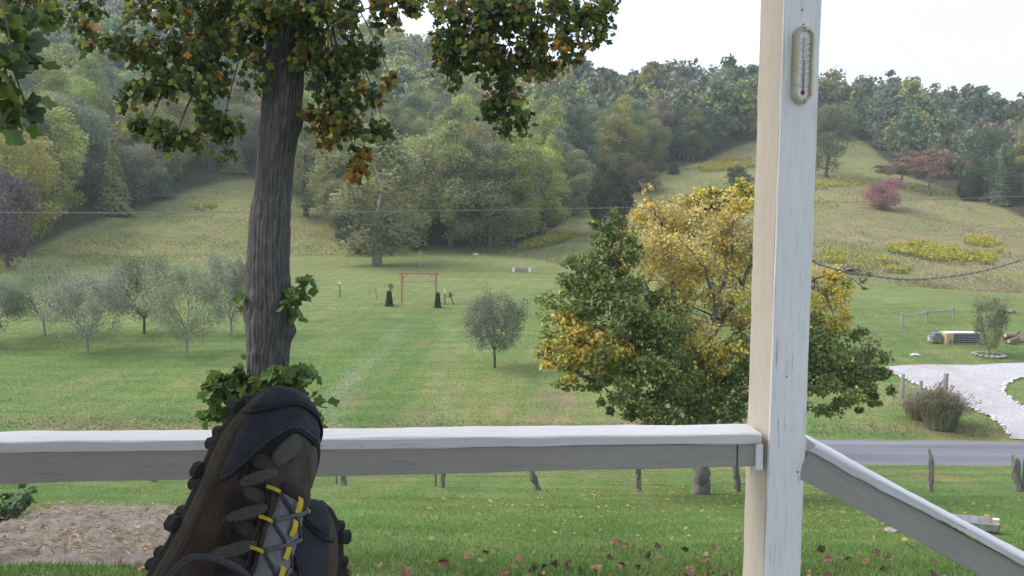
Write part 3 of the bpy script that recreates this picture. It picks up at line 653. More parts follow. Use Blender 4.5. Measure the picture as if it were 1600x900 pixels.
for q, ((xx, yy), e) in enumerate(zip(cand, cd)):
    t = xx / yy; px = 800 + F * t; reg = 'l' if px < 430 else ('c' if px < 1000 else 'r'); z = float(terr(xx, yy))
    pr = np.array([c[2] for c in CN]); ridge = px > 880
    if ridge: pr = pr * np.array([.35, .5, 1.2, 2.6, 1.0])
    if reg == 'l': pr = pr * np.array([1, .9, 1.5, 1.1, 1.1])
    if reg == 'c': pr = pr * np.array([1.5, 1.4, .8, .7, .9])
    ci = rng.choice(5, p=pr / pr.sum()); cname, colr, _ = CN[ci]
    edge = e < 6
    kp = {'round': .55, 'tall': .3, 'conifer': .04, 'bushy': .0}
    if reg == 'c': kp = {'round': .4, 'tall': .55, 'conifer': .05, 'bushy': 0}
    if edge: kp = {'round': .35, 'tall': .2, 'conifer': .12, 'bushy': .5}
    ks = list(kp); kind = rng.choice(ks, p=np.array(list(kp.values())) / sum(kp.values()))
    H = {'round': 14, 'tall': 16.5, 'conifer': 12, 'bushy': 6}[kind] * rng.uniform(.75, 1.2)
    if yy > 240: H *= 1.3 if px > 860 else 1.12
    if px > 1290 and not edge: H *= .9
    v = rng.uniform(.8, 1.2) * (.78 if ridge else 1); cc = tuple(np.array(colr) * v * rng.uniform(.9, 1.1, 3))
    wide = rng.uniform(.95, 1.3)
    if q < N_OWN:
        nm = {'round': 'hardwood_tree', 'tall': 'poplar_tree', 'conifer': 'pine_tree', 'bushy': 'edge_bush'}[kind]
        sh = {'round': 'round-crowned tree', 'tall': 'tall narrow tree', 'conifer': 'conical pine', 'bushy': 'low bush'}[kind]
        mark = MARKS[int(np.argmin([abs(px - m_[0]) for m_ in MARKS]))][1]
        rank = 'fronting the woods' if e < 7 else ('second row of the woods' if e < 16 else ('middle rows of the woods' if e < 34 else 'high in the woods'))
        plant_tree(nm, (xx, yy, z), kind, H, wide, cc, f'{cname} {sh} {rank}, {mark}', 'bush' if kind == 'bushy' else 'tree', f'{cname} {sh + PLU.get(kind, chr(115))} {rank}, {mark}', int(rng.integers(4)))
    else:
        n = 860 if abs(t) < .66 else 260
        h0 = H; Pt, Nn, br = crown_pts(kind, rng, n, h0); Pt[:, :2] *= wide
        A = unit(np.cross(Nn, rng.normal(size=(n, 3))))
        V, Fs = leaf_geo(Pt + [xx, yy, z], A, Nn, rng.uniform(.7, 1.3, n) * H * (.066 if n > 300 else .12), RHOMB)
        WV.append(V); WF.append(Fs + nv); nv += len(V); WC.append(np.repeat(np.array(cc) * (br[:, None]), 4, 0))
        V, Fs = tube([[xx, yy, z - .4], [xx, yy, z + .7 * H]], [.018 * H, .006 * H], 4, False); TV.append(V); TF.append(np.array(Fs) + tvn); tvn += len(V)
print('woods', len(cand), nv)
tag(link('woods', np_mesh('woods', np.concatenate(WV), np.concatenate(WF), M['leaf'], False, np.concatenate(WC))), 'distant woods covering the upper slopes', None, None, 'stuff')
tag(link('woods_trunks', np_mesh('woods_trunks', np.concatenate(TV), np.concatenate(TF), M['bark_far'], True)), 'trunks of the distant woods', None, None, 'stuff')
# ------------------------------------------------------------------ branching trees: orchard, round lawn tree, sapling
def grow(r, mb, p, d, L, R, lev, tips, up=.15, spread=.7, kids=4, n=4, minr=.004):
    pts = [p]; dd = d
    for i in range(n):
        dd = unit(dd + r.normal(0, .13, 3) + np.array([0, 0, up * .25])); pts.append(pts[-1] + dd * L / n)
    pts = np.array(pts); R1 = max(R * .45, minr)
    mb.tube(pts, np.linspace(R, R1, n + 1), 5 if lev > 1 else 3, False)
    if lev == 0:
        for q in pts[1:]: tips.append((q, dd))
        return
    for k in range(kids):
        s = r.uniform(.3, 1.0) if k else 1.0; i = min(int(s * n), n - 1); q = pts[i] + (pts[i + 1] - pts[i]) * (s * n - i)
        a = unit(dd + spread * unit(r.normal(size=3)) * r.uniform(.6, 1.2) + np.array([0, 0, up]))
        grow(r, mb, q, a, L * r.uniform(.55, .8), R * .55, lev - 1, tips, up, spread, kids, n, minr)
def branch_tree(name, pos, H, W, seed, colour, ls, nleaf, label, cat='tree', group=None, bark='old_wood', clear=.28, stems=4, jit=.22, up=.18, droop=0.0, R=None, spread=.75, fill=.6):
    r = np.random.default_rng(seed); mb = MB(); tips = []; R = R or H * .0145
    lean = r.normal(0, .06, 2); p1 = np.array([lean[0] * H * clear, lean[1] * H * clear, clear * H])
    mb.tube(np.array([[0, 0, -.15], p1 * .5 + [.02, 0, 0], p1]), [R * 1.35, R, R * .95], 7, False)
    for k in range(stems):
        a = 6.283 * k / stems + r.uniform(-.4, .4); d = unit(np.array([math.cos(a) * W / H, math.sin(a) * W / H, .75 + r.uniform(-.1, .35)]))
        grow(r, mb, p1 - [0, 0, r.uniform(0, .1) * H * clear], d, H * .36, R * .62, 2, tips, up, spread, 5)
    T = np.array([q for q, _ in tips]); sc = np.array([W * .5 / np.percentile(np.abs(T[:, :2]), 96), 0, 0])[0]
    zt = np.percentile(T[:, 2], 98)
    def fit(V):
        V = np.array(V); s = np.clip(V[:, 2] / p1[2], 0, 1)[:, None]
        V[:, :2] *= 1 + (sc - 1) * np.clip((V[:, 2:3] - p1[2] * .7) / (p1[2] * .3), 0, 1)
        V[:, 2] = np.where(V[:, 2] > p1[2], p1[2] + (V[:, 2] - p1[2]) * (H - p1[2]) / (zt - p1[2]), V[:, 2]); return V
    mb.V = [fit(v) for v in mb.V]; T = fit(T)
    t = thing(name, label, cat, pos, group)
    OFF[t.name] = np.zeros(3); mb.build('trunk', M[bark], t, True)
    k = r.integers(len(T), size=nleaf); Pt = T[k] + r.normal(0, jit, (nleaf, 3)) * [1, 1, .8]
    nf_ = int(nleaf * fill); dq = rdir(nf_, r); cl_n = max(20, nf_ // 60); cdir = rdir(cl_n, r) * r.uniform(.35, 1, (cl_n, 1)) ** .5; pk_ = r.integers(cl_n, size=nf_)
    zc = p1[2] * .8 + (H - p1[2] * .8) * .5; Pt[:nf_] = np.array([0, 0, zc]) + (cdir[pk_] + dq * r.uniform(0, 1, (nf_, 1)) ** .5 * .22) * np.array([W * .5, W * .5, (H - p1[2] * .8) * .5])
    lo = p1[2] * (.75 - droop); Pt[:, 2] = np.maximum(Pt[:, 2], lo + r.uniform(0, .5, nleaf))
    Nn = unit(rdir(nleaf, r) + [0, 0, .5]); br = .7 + .6 * fbm(Pt[:, 0] / .7 + seed, Pt[:, 2] / .7 + Pt[:, 1], 5, 2)
    col = np.array(colour) * (br * r.uniform(.7, 1.3, nleaf))[:, None]
    A = unit(np.cross(Nn, rdir(nleaf, r)) - [0, 0, .3])
    link('crown', leaves_mesh('crown', Pt, A, Nn, r.uniform(.6, 1.3, nleaf) * ls, col, RHOMB, M['leaf'], .75), t)
    return t
ORC = 'old apple trees on the left lawn'
for (px, py, top, wd, sd_, cl, lab) in [
    (70, 525, 408, 122, 1, (.115, .135, .075), 'grey-green orchard tree with low wide limbs, second from the left edge'),
    (137, 551, 424, 128, 2, (.15, .15, .115), 'pale silvery orchard tree nearest the porch, between two darker ones'),
    (225, 522, 402, 104, 3, (.075, .085, .05), 'darkest orchard tree, set back in the middle of the row'),
    (290, 556, 412, 130, 4, (.15, .155, .095), 'light olive orchard tree left of the big trunk, nearest of its row'),
    (362, 526, 402, 92, 5, (.13, .135, .1), 'thin grey orchard tree half behind the big trunk'),
    (-14, 540, 438, 110, 6, (.11, .125, .08), 'orchard tree cut off by the left edge of the lawn')]:
    g = hit(px, py, 39); H = (py - top) / F * g[1]
    branch_tree('orchard_tree', g, H, wd / F * g[1], 40 + sd_, tuple(np.array(cl) * np.array([1.7, 1.85, 1.75]) + .03), .13, 11500, lab, 'tree', ORC, 'dark_bark' if sd_ in (3,) else 'grey_wood', .22, 4, .3, .1, .25)
g = hit(773, 575, 39)
branch_tree('round_tree', g, 118 / F * g[1], 96 / F * g[1], 61, (.17, .185, .14), .095, 15000, 'small round grey-green tree alone in the middle of the lawn', 'tree', None, 'dark_bark', .26, 4, .2, .25, fill=.75)
g = hit(1545, 556, 39)
branch_tree('sapling', g, 92 / F * g[1], 52 / F * g[1], 63, (.20, .215, .115), .11, 5200, 'thin sapling growing inside the stone ring by the drive', 'tree', None, 'old_wood', .10, 4, .2, .6, 0, .045, .5, .75)
mb = MB()
ring = thing('stone_ring', 'low round stone edging ring at the foot of the sapling', 'planter', g)
ring_stones = [rock_mesh('ring_stone', .13, s, simple('ring_rock', (.27, .26, .25), .9, .3, 9, .5), lv=1) for s in range(2)]
a0 = np.arange(17) * 2 * math.pi / 17
for a in a0:
    o = link('stone', ring_stones[int(rng.integers(2))], ring, None, (math.cos(a) * .9, math.sin(a) * .9, .08)); o.scale = (1.5, 1.3, 1.1); o.rotation_euler = (0, 0, a)
# ornamental grass clump by the drive
def grass_clump(name, g, H, W, n, label, colA, colB, arch=.8):
    r = np.random.default_rng(5); V_, F_, C_ = [], [], []; nn = 0
    a = r.uniform(0, 6.283, n); q = r.uniform(0, 1, n) ** .6; L_ = H * r.uniform(.6, 1.15, n)
    b = np.stack([np.cos(a) * q * W * .22, np.sin(a) * q * W * .22, np.zeros(n)], 1); o = np.stack([np.cos(a), np.sin(a), np.zeros(n)], 1) * (q * r.uniform(.3, 1.2, n) * W * .36)[:, None]
    side_ = unit(np.cross(o + 1e-3, [0, 0, 1])) * .012
    P0 = b; P1 = b + o * .35 + np.stack([0 * a, 0 * a, L_ * .65], 1); P2 = b + o + np.stack([0 * a, 0 * a, L_ * (1 - .45 * q * arch)], 1)
    V = np.stack([P0 - side_, P0 + side_, P1 + side_ * .9, P1 - side_ * .9, P2], 1).reshape(-1, 3)
    k = np.arange(n)[:, None] * 5; Q = k + [0, 1, 2, 3]; T3 = k + [3, 2, 4]
    c = np.where(r.uniform(0, 1, n)[:, None] < .35, np.array(colB), np.array(colA)) * r.uniform(.6, 1.3, (n, 1))
    t = thing(name, label, 'plant', g)
    link('foliage', np_mesh('foliage', V, [Q, T3], M['blade'], False, np.repeat(c, 5, 0)), t)
    pk = r.integers(n, size=n // 3); pp = P2[pk]
    link('seed_heads', leaves_mesh('seed_heads', pp, unit(o[pk] + [0, 0, .5]), rdir(len(pk), r), r.uniform(.1, .2, len(pk)), np.array([.30, .23, .2]) * r.uniform(.7, 1.2, (len(pk), 1)), RHOMB, M['blade'], .4), t)
g = hit(1468, 668, 36)
grass_clump('ornamental_grass', g, 2.0, 3.1, 3600, 'bushy ornamental grass clump between the lane and the gravel drive', (.19, .24, .12), (.33, .29, .22))
g = hit(1432, 655, 36)
grass_clump('ornamental_grass', g, 1.3, 2.0, 900, 'pale wispy dry grass left of the bushy clump', (.30, .26, .18), (.38, .31, .25))
# ================================================================== things on the lawn
def post(mb, g, h, w_, lean=(0, 0), n=6):
    mb.tube([g - [0, 0, .2], g + [lean[0] * .5, lean[1] * .5, h * .5], g + [lean[0], lean[1], h]], [w_ * .55, w_ * .5, w_ * .46], n)
def m_at(g, px): return px / F * g[1]
# arbor
g0, g1 = hit(628, 472, 60), hit(682, 474, 60); yb = (g0[1] + g1[1]) / 2
g0 = P(628, 472, yb); g1 = P(681.5, 474, yb); H = m_at(g0, 46); ctr = (g0 + g1) / 2
t = thing('arbor', 'orange-brown timber arbor with braced crossbeam on the far lawn', 'arbor', ctr)
for gg in (g0, g1): MB().box(gg + [0, 0, H / 2 - .1], (.16, .16, H + .2), ch=.01).build('post', M['cedar_wood'], t)
MB().box(ctr + [0, -.11, H], (np.linalg.norm(g1 - g0) + .5, .05, .17)).build('beam', M['cedar_wood'], t)
MB().box(ctr + [0, .11, H], (np.linalg.norm(g1 - g0) + .5, .05, .17)).build('beam', M['cedar_wood'], t)
MB().box(ctr + [0, 0, H * .72], (np.linalg.norm(g1 - g0) - .16, .06, .15)).build('crossbar', M['pink_wood'], t)
for gg, s in ((g0, 1), (g1, -1)): MB().bar(gg + [s * .05, 0, H * .80], gg + [s * .62, 0, H - .02], .07, .09).build('brace', M['pink_wood'], t)
# posts, stakes, cross along the old fence line
def one(name, mat, label, cat, fn, g, group=None):
    mb = MB(); fn(mb); mb_off = np.array(g); o = link(name, mb.mesh(name, M[mat], False, mb_off), None, None, g); return tag(o, label, cat, group)
g = hit(531, 465, 60); t = thing('post', 'grey post with white cap on the far lawn, left of the arbor', 'post', g)
mb = MB(); post(mb, g, m_at(g, 21), .14); mb.build('shaft', M['old_wood'], t); MB().box(g + [0, 0, m_at(g, 22)], (.22, .22, .14), ch=.02).build('cap', M['white_thing'], t)
g = hit(578, 468, 60); one('stake', 'wire', 'thin upright metal stake beside the leaning stick on the lawn', 'stake', lambda mb: post(mb, g, m_at(g, 20), .04), g)
g = hit(590, 469, 60); one('stake', 'old_wood', 'grey stick leaning to the left between stake and shrub', 'stake', lambda mb: post(mb, g, m_at(g, 20), .06, (-.25, 0)), g)
g = hit(695, 476, 60); t = thing('post', 'grey post with pale top just right of the arbor', 'post', g)
mb = MB(); post(mb, g, m_at(g, 18), .15); mb.build('shaft', M['old_wood'], t); MB().box(g + [0, 0, m_at(g, 21)], (.1, .1, .4), ch=.02).build('cap', M['white_thing'], t)
g = hit(657, 416, 70); t = thing('wooden_cross', 'pinkish wooden cross-shaped post behind the arbor', 'post', g); h = m_at(g, 24)
MB().box(g + [0, 0, h / 2 - .1], (.16, .16, h + .2)).build('upright', M['pink_wood'], t); MB().box(g + [-.15, -.11, h * .78], (1.1, .06, .12)).build('crossbar', M['pink_wood'], t)
def cone_shrub(name, px, py, ptop, pw, col, label, seed):
    g = hit(px, py, 60); H = m_at(g, py - ptop); r = np.random.default_rng(seed); n = 1500; tt = r.uniform(0, 1, n); a = r.uniform(0, 6.283, n)
    rr = m_at(g, pw) * .5 * (1 - .55 * tt) * r.uniform(.5, 1, n) ** .4 * (1 + .15 * np.sin(tt * 25))
    Pt = np.stack([np.cos(a) * rr, np.sin(a) * rr, tt * H], 1); Nn = unit(np.stack([np.cos(a), np.sin(a), .3 + 0 * a], 1) + r.normal(0, .5, (n, 3)))
    t = thing(name, label, 'shrub', g); OFF[t.name] = np.zeros(3)
    MB().tube([[0, 0, -.1], [0, 0, H * .9]], [.06, .02], 5).build('trunk', M['dark_bark'], t)
    link('crown', leaves_mesh('crown', Pt, rdir(n, r), Nn, r.uniform(.09, .2, n), np.array(col) * r.uniform(.6, 1.4, (n, 1)), RHOMB, M['leaf']), t)
    return g, H
g, H = cone_shrub('shrub', 608, 478, 455, 12, (.05, .075, .045), 'dark conical shrub left of the arbor, a birdhouse behind it', 3)
cone_shrub('shrub', 684, 481, 458, 10, (.05, .085, .05), 'dark conical shrub against the right post of the arbor', 4)
gb = hit(611, 476, 60); t = thing('birdhouse', 'grey peaked birdhouse on a pole behind the dark conical shrub', 'birdhouse', gb); hb = m_at(gb, 24)
mb = MB(); post(mb, gb, hb, .08); mb.build('pole', M['old_wood'], t); MB().box(gb + [0, 0, hb + .1], (.34, .3, .3)).build('box', M['grey_wood'], t)
bx = MB(); bx.add(np.array([[-.28, -.25, .2], [.28, -.25, .2], [0, -.25, .5], [-.28, .25, .2], [.28, .25, .2], [0, .25, .5]]) + gb + [0, 0, hb + .05], [(0, 1, 2), (5, 4, 3), (0, 3, 4, 1), (1, 4, 5, 2), (2, 5, 3, 0)]); bx.build('roof', M['old_wood'], t)
g = hit(709, 477, 60); t = thing('dead_shrub', 'bare dark shrub leaning left beside the arbor post', 'shrub', g); OFF[t.name] = np.zeros(3)
mb = MB(); mb.tube([[0, 0, -.1], [-.18, 0, .55], [-.28, 0, .75]], [.05, .045, .04], 5); mb.build('trunk', M['dark_bark'], t)
mb = MB(); r = np.random.default_rng(3)
for k in range(34):
    d = unit(r.normal(size=3) + [0, 0, .6]); p = np.array([-.28, 0, .75]); mb.tube([p, p + d * .22 + [0, 0, .03], p + d * .38 + r.normal(0, .06, 3)], [.02, .014, .008], 4, False)
mb.build('branch', M['dark_bark'], t)
g = hit(815, 425, 70); t = thing('water_trough', 'white and grey trough lying on the far lawn', 'trough', g); Lw = m_at(g, 26)
mb = MB(); mb.box(g + [0, -.3, .2], (Lw, .05, .42)).box(g + [0, .3, .2], (Lw, .05, .42)).box(g + [0, 0, .04], (Lw, .6, .06)); mb.build('body', M['grey_wood'], t)
for s in (-1, 1): MB().box(g + [s * Lw * .48, 0, .22], (.25, .68, .48), ch=.03).build('end_cap', M['white_thing'], t)
g = hit(743, 399, 70); tag(link('boulder', rock_mesh('boulder', .3, 5, M['stone'], (1.4, .8, .7)), None, None, g + [0, 0, .1]), 'small pale stone at the far edge of the lawn', 'stone')
g = hit(824, 491, 60)
one('stake', 'wire', 'thin stake on the lawn between the round tree and the yellow tree', 'stake', lambda mb: post(mb, g, m_at(g, 24), .05), g)
# split rail fence by the drive
fp = [(1409, 514, 25), (1448, 505, 22), (1489, 499, 19)]
gs = [hit(a, b, 50) for a, b, _ in fp]
t = thing('rail_fence', 'short grey split-rail fence of three posts on the right lawn', 'fence', gs[0])
tops = []
for gq, (_, _, h) in zip(gs, fp):
    mb = MB(); post(mb, gq, m_at(gq, h), .17); mb.build('post', M['grey_wood'], t); tops.append(gq + [0, 0, m_at(gq, h) * .76])
for a, b in zip(tops, tops[1:]):
    mb = MB(); mb.tube([a, (a + b) / 2 - [0, 0, .04], b], [.07, .06, .065], 5); mb.build('rail', M['grey_wood'], t)
# stacked timber
g = hit(1500, 536, 40); gl = P(1472, 537, g[1]); gr = P(1527, 538, g[1]); Lw = gr[0] - gl[0]; H = m_at(g, 18)
t = thing('timber_stack', 'stack of grey boards with yellow end panel beside the sapling', 'timber stack', (gl + gr) / 2)
bw = Lw * .22
MB().box(gl + [bw / 2, 0, H / 2], (bw, 1.0, H), ch=.02).build('yellow_panel', simple('yellow_panel', (.47, .37, .2), .6, .12, 4, .1), t)
MB().bar(gl + [bw * .42, -.53, .02], gl + [bw * .62, -.53, H * .45], .05, .14).build('brace', M['old_wood'], t)
slate = simple('slate_boards', (.20, .20, .23), .9, .35, 8, .4)
for k in range(5):
    MB().box(gl + [bw + (Lw - bw) / 2 + .02 + .02 * (k % 2), .02 * (k % 3), H * (k + .5) / 5.2], (Lw - bw, .95 - .05 * (k % 2), H / 5.2 - .055), ch=.012).build('board', slate, t)
MB().box(gl + [Lw * .55, 0, H * 1.02], (Lw * .9, .9, .05), ch=.012).build('top_board', M['white_thing'], t)
gq = P(1462, 533, g[1]); t = thing('crate', 'slate-blue crate standing left of the timber stack', 'crate', gq)
for k in range(3): MB().box(gq + [0, 0, m_at(gq, 14) * (k + .5) / 3], (m_at(gq, 11), .6, m_at(gq, 14) / 3 - .025), ch=.01).build('board', simple('slate_blue', (.17, .19, .25), .8, .2, 6, .2) if k == 0 else bpy.data.materials['slate_blue'], t)
MB().box(gq + [0, 0, m_at(gq, 7)], (m_at(gq, 11) - .06, .54, m_at(gq, 14) - .06)).build('lining', slate, t)
gq = P(1453.5, 533, g[1] - .2); t = thing('box', 'small pale grey box at the left end of the slate-blue crate', 'box', gq)
MB().box(gq + [0, 0, .17], (.26, .26, .34), ch=.012).build('body', simple('pale_card', (.40, .41, .43), .8, .15, 8, .1), t); MB().box(gq + [0, 0, .355], (.29, .29, .03), ch=.006).build('lid', M['grey_wood'], t)
lg = simple('log_bark', (.22, .165, .13), .9, .4, 9, .5, .02); lc = simple('log_end', (.5, .42, .33), .8, .2, 9, .2)
rl = np.random.default_rng(9); k = 0
for (px, py) in [(1572, 538), (1580, 540), (1588, 540), (1576, 532), (1584, 533), (1592, 536), (1579, 527), (1586, 524)]:
    gq = P(px, py, g[1] + rl.uniform(-.4, .4)); a = rl.uniform(-.5, .5); d = np.array([math.cos(a), math.sin(a), rl.uniform(-.15, .25)]); q = .45
    pos = gq + [0, 0, .12]; tt = thing('log', ['thick grey', 'thin reddish', 'short pale', 'split brown'][k % 4] + ' log ' + ['at the base', 'on top', 'halfway up', 'at the right end'][(k // 2) % 4] + ' of the heap by the timber stack', 'log', pos, 'logs heaped beside the timber stack')
    mb = MB(); mb.tube([pos - d * q, pos, pos + d * q], [.15, .14, .13], 8); mb.build('bark', lg, tt)
    mb = MB(); mb.tube([pos - d * (q + .012), pos - d * (q - .01)], [.125, .125], 8); mb.build('cut_end', lc, tt); k += 1
g = hit(1575, 489, 50); tag(link('boulder', rock_mesh('boulder', .42, 8, M['rock'], (1.3, .9, .55), 2), None, None, g + [0, 0, .12]), 'brown boulder on the lawn behind the sapling', 'boulder')
g = hit(1430, 555, 40); tag(link('flat_stone', rock_mesh('flat_stone', .22, 11, M['stone'], (1.5, 1, .35), 2), None, None, g + [0, 0, .02]), 'flat pale stone in the grass beyond the drive', 'stone')
# fence remnants by the drive
gs = [hit(1409, 622, 38), hit(1437, 632, 38), hit(1475, 640, 38)]; hs = [38, 38, 58]
t = thing('gate_fence', 'old grey fence posts with diagonal brace in the ornamental grass by the drive', 'fence', gs[0])
for gq, h in zip(gs, hs):
    mb = MB(); post(mb, gq, m_at(gq, h), .19 if h < 50 else .26, (.02, 0)); mb.build('post', M['grey_wood'], t)
gq = hit(1468, 640, 38); mb = MB(); post(mb, gq, m_at(gq, 36), .2); mb.build('post', simple('mossy_wood', (.15, .165, .12), .9, .3, 9, .4), t)
mb = MB(); mb.tube([gs[2] + [0, 0, m_at(gs[2], 52)], gs[1] + [.4, 0, m_at(gs[1], 4)]], [.05, .05], 5); mb.build('brace', M['grey_wood'], t)
mb = MB()
for f_ in (.55, .85): mb.tube([gs[0] + [0, 0, f_], gs[1] + [0, 0, f_ - .06], gs[2] + [0, 0, f_]], .012, 4)
mb.build('wire', M['wire'], t)
# wire fence along the near side of the lane
fx = [(537, 758, 30, .17, 0), (526, 757, 26, .05, 0), (691, 762, 40, .17, .0), (681, 760, 36, .05, 0), (841, 766, 44, .2, -.16), (998, 768, 44, .19, -.02), (1153, 769, 46, .2, -.06), (1455, 768, 56, .17, -.03), (1590, 768, 54, .26, -.06), (1598, 768, 52, .06, 0), (390, 757, 36, .18, 0), (240, 753, 36, .17, .05), (90, 750, 36, .18, 0), (-60, 746, 36, .18, 0), (1740, 770, 50, .2, 0)]
gs = [hit(a, b, 22) for a, b, *_ in fx]; o_ = np.argsort([q[0] for q in gs])
t = thing('wire_fence', 'line of weathered posts and thin wires along the near side of the lane', 'fence', gs[5])
rp = np.random.default_rng(17)
wood_pts = []
for k in o_:
    gq, (_, _, h, w_, ln) = gs[k], fx[k]; H = m_at(gq, h)
    mb = MB()
    if w_ < .08:
        mb.box(gq + [0, 0, H / 2 - .15], (w_, w_ * .7, H + .3)); mb.build('stake', M['wire'], t); continue
    pts = np.array([gq + [ln * s * 2, 0, H * s] for s in np.linspace(-.12, 1, 7)]); pts[1:-1, :2] += rp.normal(0, .008, (5, 2))
    V, Fs = tube(pts, w_ * .5 * rp.uniform(.9, 1.1, 7), 9); V = V + rp.normal(0, .012, V.shape); V[-9:, 2] += rp.normal(0, .05, 9)
    if w_ == .17 and h == 56: V[-9:, 2] += np.where(V[-9:, 0] < gq[0] - .02, .16, -.1)
    mb.add(V, Fs); mb.build('post', M['old_wood'], t); wood_pts.append((gq, H, ln))
for f_ in (.3, .55, .8):
    mb = MB()
    for (a, h1, l1), (b, h2, l2) in zip(wood_pts, wood_pts[1:]):
        A_ = a + [l1 * 2 * f_, -.1, h1 * f_]; B_ = b + [l2 * 2 * f_, -.1, h2 * f_]; mb.tube([A_, (A_ + B_) / 2 - [0, 0, .05], B_], .004, 3, False)
    mb.build('wire', M['wire'], t)
# metal trough near the stairs
g = hit(1516, 833, 9); g = P(1520, 833, g[1]); g[2] = float(terr(g[0], g[1]))
t = thing('metal_trough', 'galvanised metal trough lying in the near grass behind the handrail', 'trough', g)
galv = simple('galvanised', (.36, .36, .375), .5, .3, 7, .2, metal=.3); k_ = g[1] / F
ax = np.array([math.cos(.28), -math.sin(.28), 0]); ay = np.array([math.sin(.28), math.cos(.28), 0]); Rm = np.stack([ax, ay, [0, 0, 1]], 1)
Lt, Wt, Ht = 1.15, .42, .2
def tr(p): return g + Rm @ np.array(p)
mb = MB(); sec = [(-.5, 1.0), (-.42, .3), (-.2, 0), (.2, 0), (.42, .3), (.5, 1.0), (.46, 1.0), (.39, .34), (.19, .08), (-.19, .08), (-.39, .34), (-.46, 1.0)]
V = [tr((x, b * Wt, c * Ht + .06)) for x in (-Lt * .8, Lt * .32) for b, c in sec]; n = len(sec)
mb.add(V, [(q, (q + 1) % n, n + (q + 1) % n, n + q) for q in range(n)]); mb.build('basin', galv, t)
for x in (-Lt * .8, Lt * .32):
    mb = MB(); V = [tr((x + dx, b * Wt * 1.02, c * Ht * 1.06 + .055)) for dx in (-.015, .03) for b, c in sec[:6]]
    mb.add(V, [tuple(range(5, -1, -1)), tuple(range(6, 12))] + [(q, (q + 1) % 6, 6 + (q + 1) % 6, 6 + q) for q in range(6)]); mb.build('end_plate', M['rock'], t)
mb = MB(); mb.box(tr((Lt * .33, .02, Ht + .09)), (.11, .06, .04), Rm, .01); mb.build('clip', M['white_thing'], t)
for x in (-.6, .25):
    mb = MB(); mb.box(tr((x, 0, .03)), (.07, Wt * 1.1, .08), Rm, .008); mb.build('foot', M['old_wood'], t)
g = hit(1402, 832, 8); tag(link('flat_stone', rock_mesh('flat_stone', .16, 14, M['rock'], (1.6, .9, .4), 2), None, None, g + [0, 0, .03]), 'flat stone in the grass under the stair handrail', 'stone')
# weeds by the soil bed
for (px, py, H, n, lab) in [(8, 822, .75, 150, 'leafy weed with yellow flower at the left end of the soil bed'), (32, 800, .6, 90, 'taller thin weed behind the soil bed at the left edge'), (-40, 830, .8, 130, 'weed outside the left edge of the soil bed')]:
    g = hit(px, py); r = np.random.default_rng(px + 99); t = thing('weed', lab, 'plant', g); OFF[t.name] = np.zeros(3); mb = MB(); tp = []
    for k in range(9):
        a = r.uniform(0, 6.28); d = unit(np.array([math.cos(a) * .6, math.sin(a) * .6, 1])); Lq = H * r.uniform(.5, 1); mb.tube([[0, 0, -.05], d * Lq * .5, d * Lq + [0, 0, -.05]], [.008, .006, .004], 4, False)
        tp += [d * Lq * s for s in r.uniform(.25, 1, n // 9)]
    mb.build('stem', simple('weed_stem', (.1, .14, .05), .8, .2) if 'weed_stem' not in bpy.data.materials else bpy.data.materials['weed_stem'], t); tp = np.array(tp) + r.normal(0, .05, (len(tp), 3))
    link('foliage', leaves_mesh('foliage', tp, unit(rdir(len(tp), r) - [0, 0, .2]), unit(rdir(len(tp), r) + [0, 0, 1]), r.uniform(.07, .15, len(tp)), np.array([.06, .11, .05]) * r.uniform(.7, 1.4, (len(tp), 1)), TULIP, M['leaf']), t)
    if px == 8:
        f_ = np.array([[.0, -.1, H * .85], [-.08, -.05, H * .8], [.06, -.1, H * .75]]); link('flower', leaves_mesh('flower', np.repeat(f_, 5, 0), rdir(15, r), rdir(15, r), .05, np.tile([.6, .5, .03], (15, 1)), RHOMB, M['leaf']), t)
# fallen leaves
lv = []
for k in range(3):
    Vt, Ft = leaf_geo(np.zeros((1, 3)), np.array([[0, 1., 0]]), np.array([[0, 0, 1.]]), 1.0, MAPLE if k else TULIP); Vt[:, 2] += .25 * np.sin(Vt[:, 1] * 3 + k) + .18 * Vt[:, 0] ** 2
    mm = simple('dead_leaf', [(.15, .075, .05), (.26, .16, .11), (.085, .05, .042)][k], .8, .35, 30, .2); lv.append(np_mesh('fallen_leaf', Vt - [0, .5, 0], Ft, mm))
rf = np.random.default_rng(23)
n = 0
while n < 96:
    px, py = rf.uniform(-20, 1620), 900 - 62 * rf.uniform(0, 1) ** 1.4 + 14
    if py < 868 and rf.uniform() < .5: continue
    if rf.uniform() < .35: px = rf.normal(1000, 220)
    gq = hit(px, py, 6)
    if bare(gq[:1], gq[1:2])[0]: continue
    kv = int(rf.integers(3)); o = link('fallen_leaf', lv[kv], None, None, gq + [0, 0, .035]); s = rf.uniform(.08, .17); o.scale = (s, s, s); o.rotation_euler = (rf.normal() * .6, rf.normal() * .6, rf.uniform(0, 6.28))
    zn = 'by the soil bed' if px < 480 else ('below the middle of the rail' if px < 1000 else ('below the rail near the post' if px < 1210 else 'under the stair handrail')); ln_ = ['reddish brown', 'tan', 'dark brown'][kv]; tag(o, f'curled {ln_} dead leaf on the grass {zn}', 'leaf', f'{ln_} dead leaves on the grass {zn}'); n += 1
n = 2600; x, y = scatter_view(n, 13, 33.4, -.1, .62); k = rng.uniform(0, 1, n) < np.exp(-((x - 5.5) / 6.5) ** 2 - ((y - 24) / 6.5) ** 2) + .05; x, y = x[k], y[k]; n = len(x)
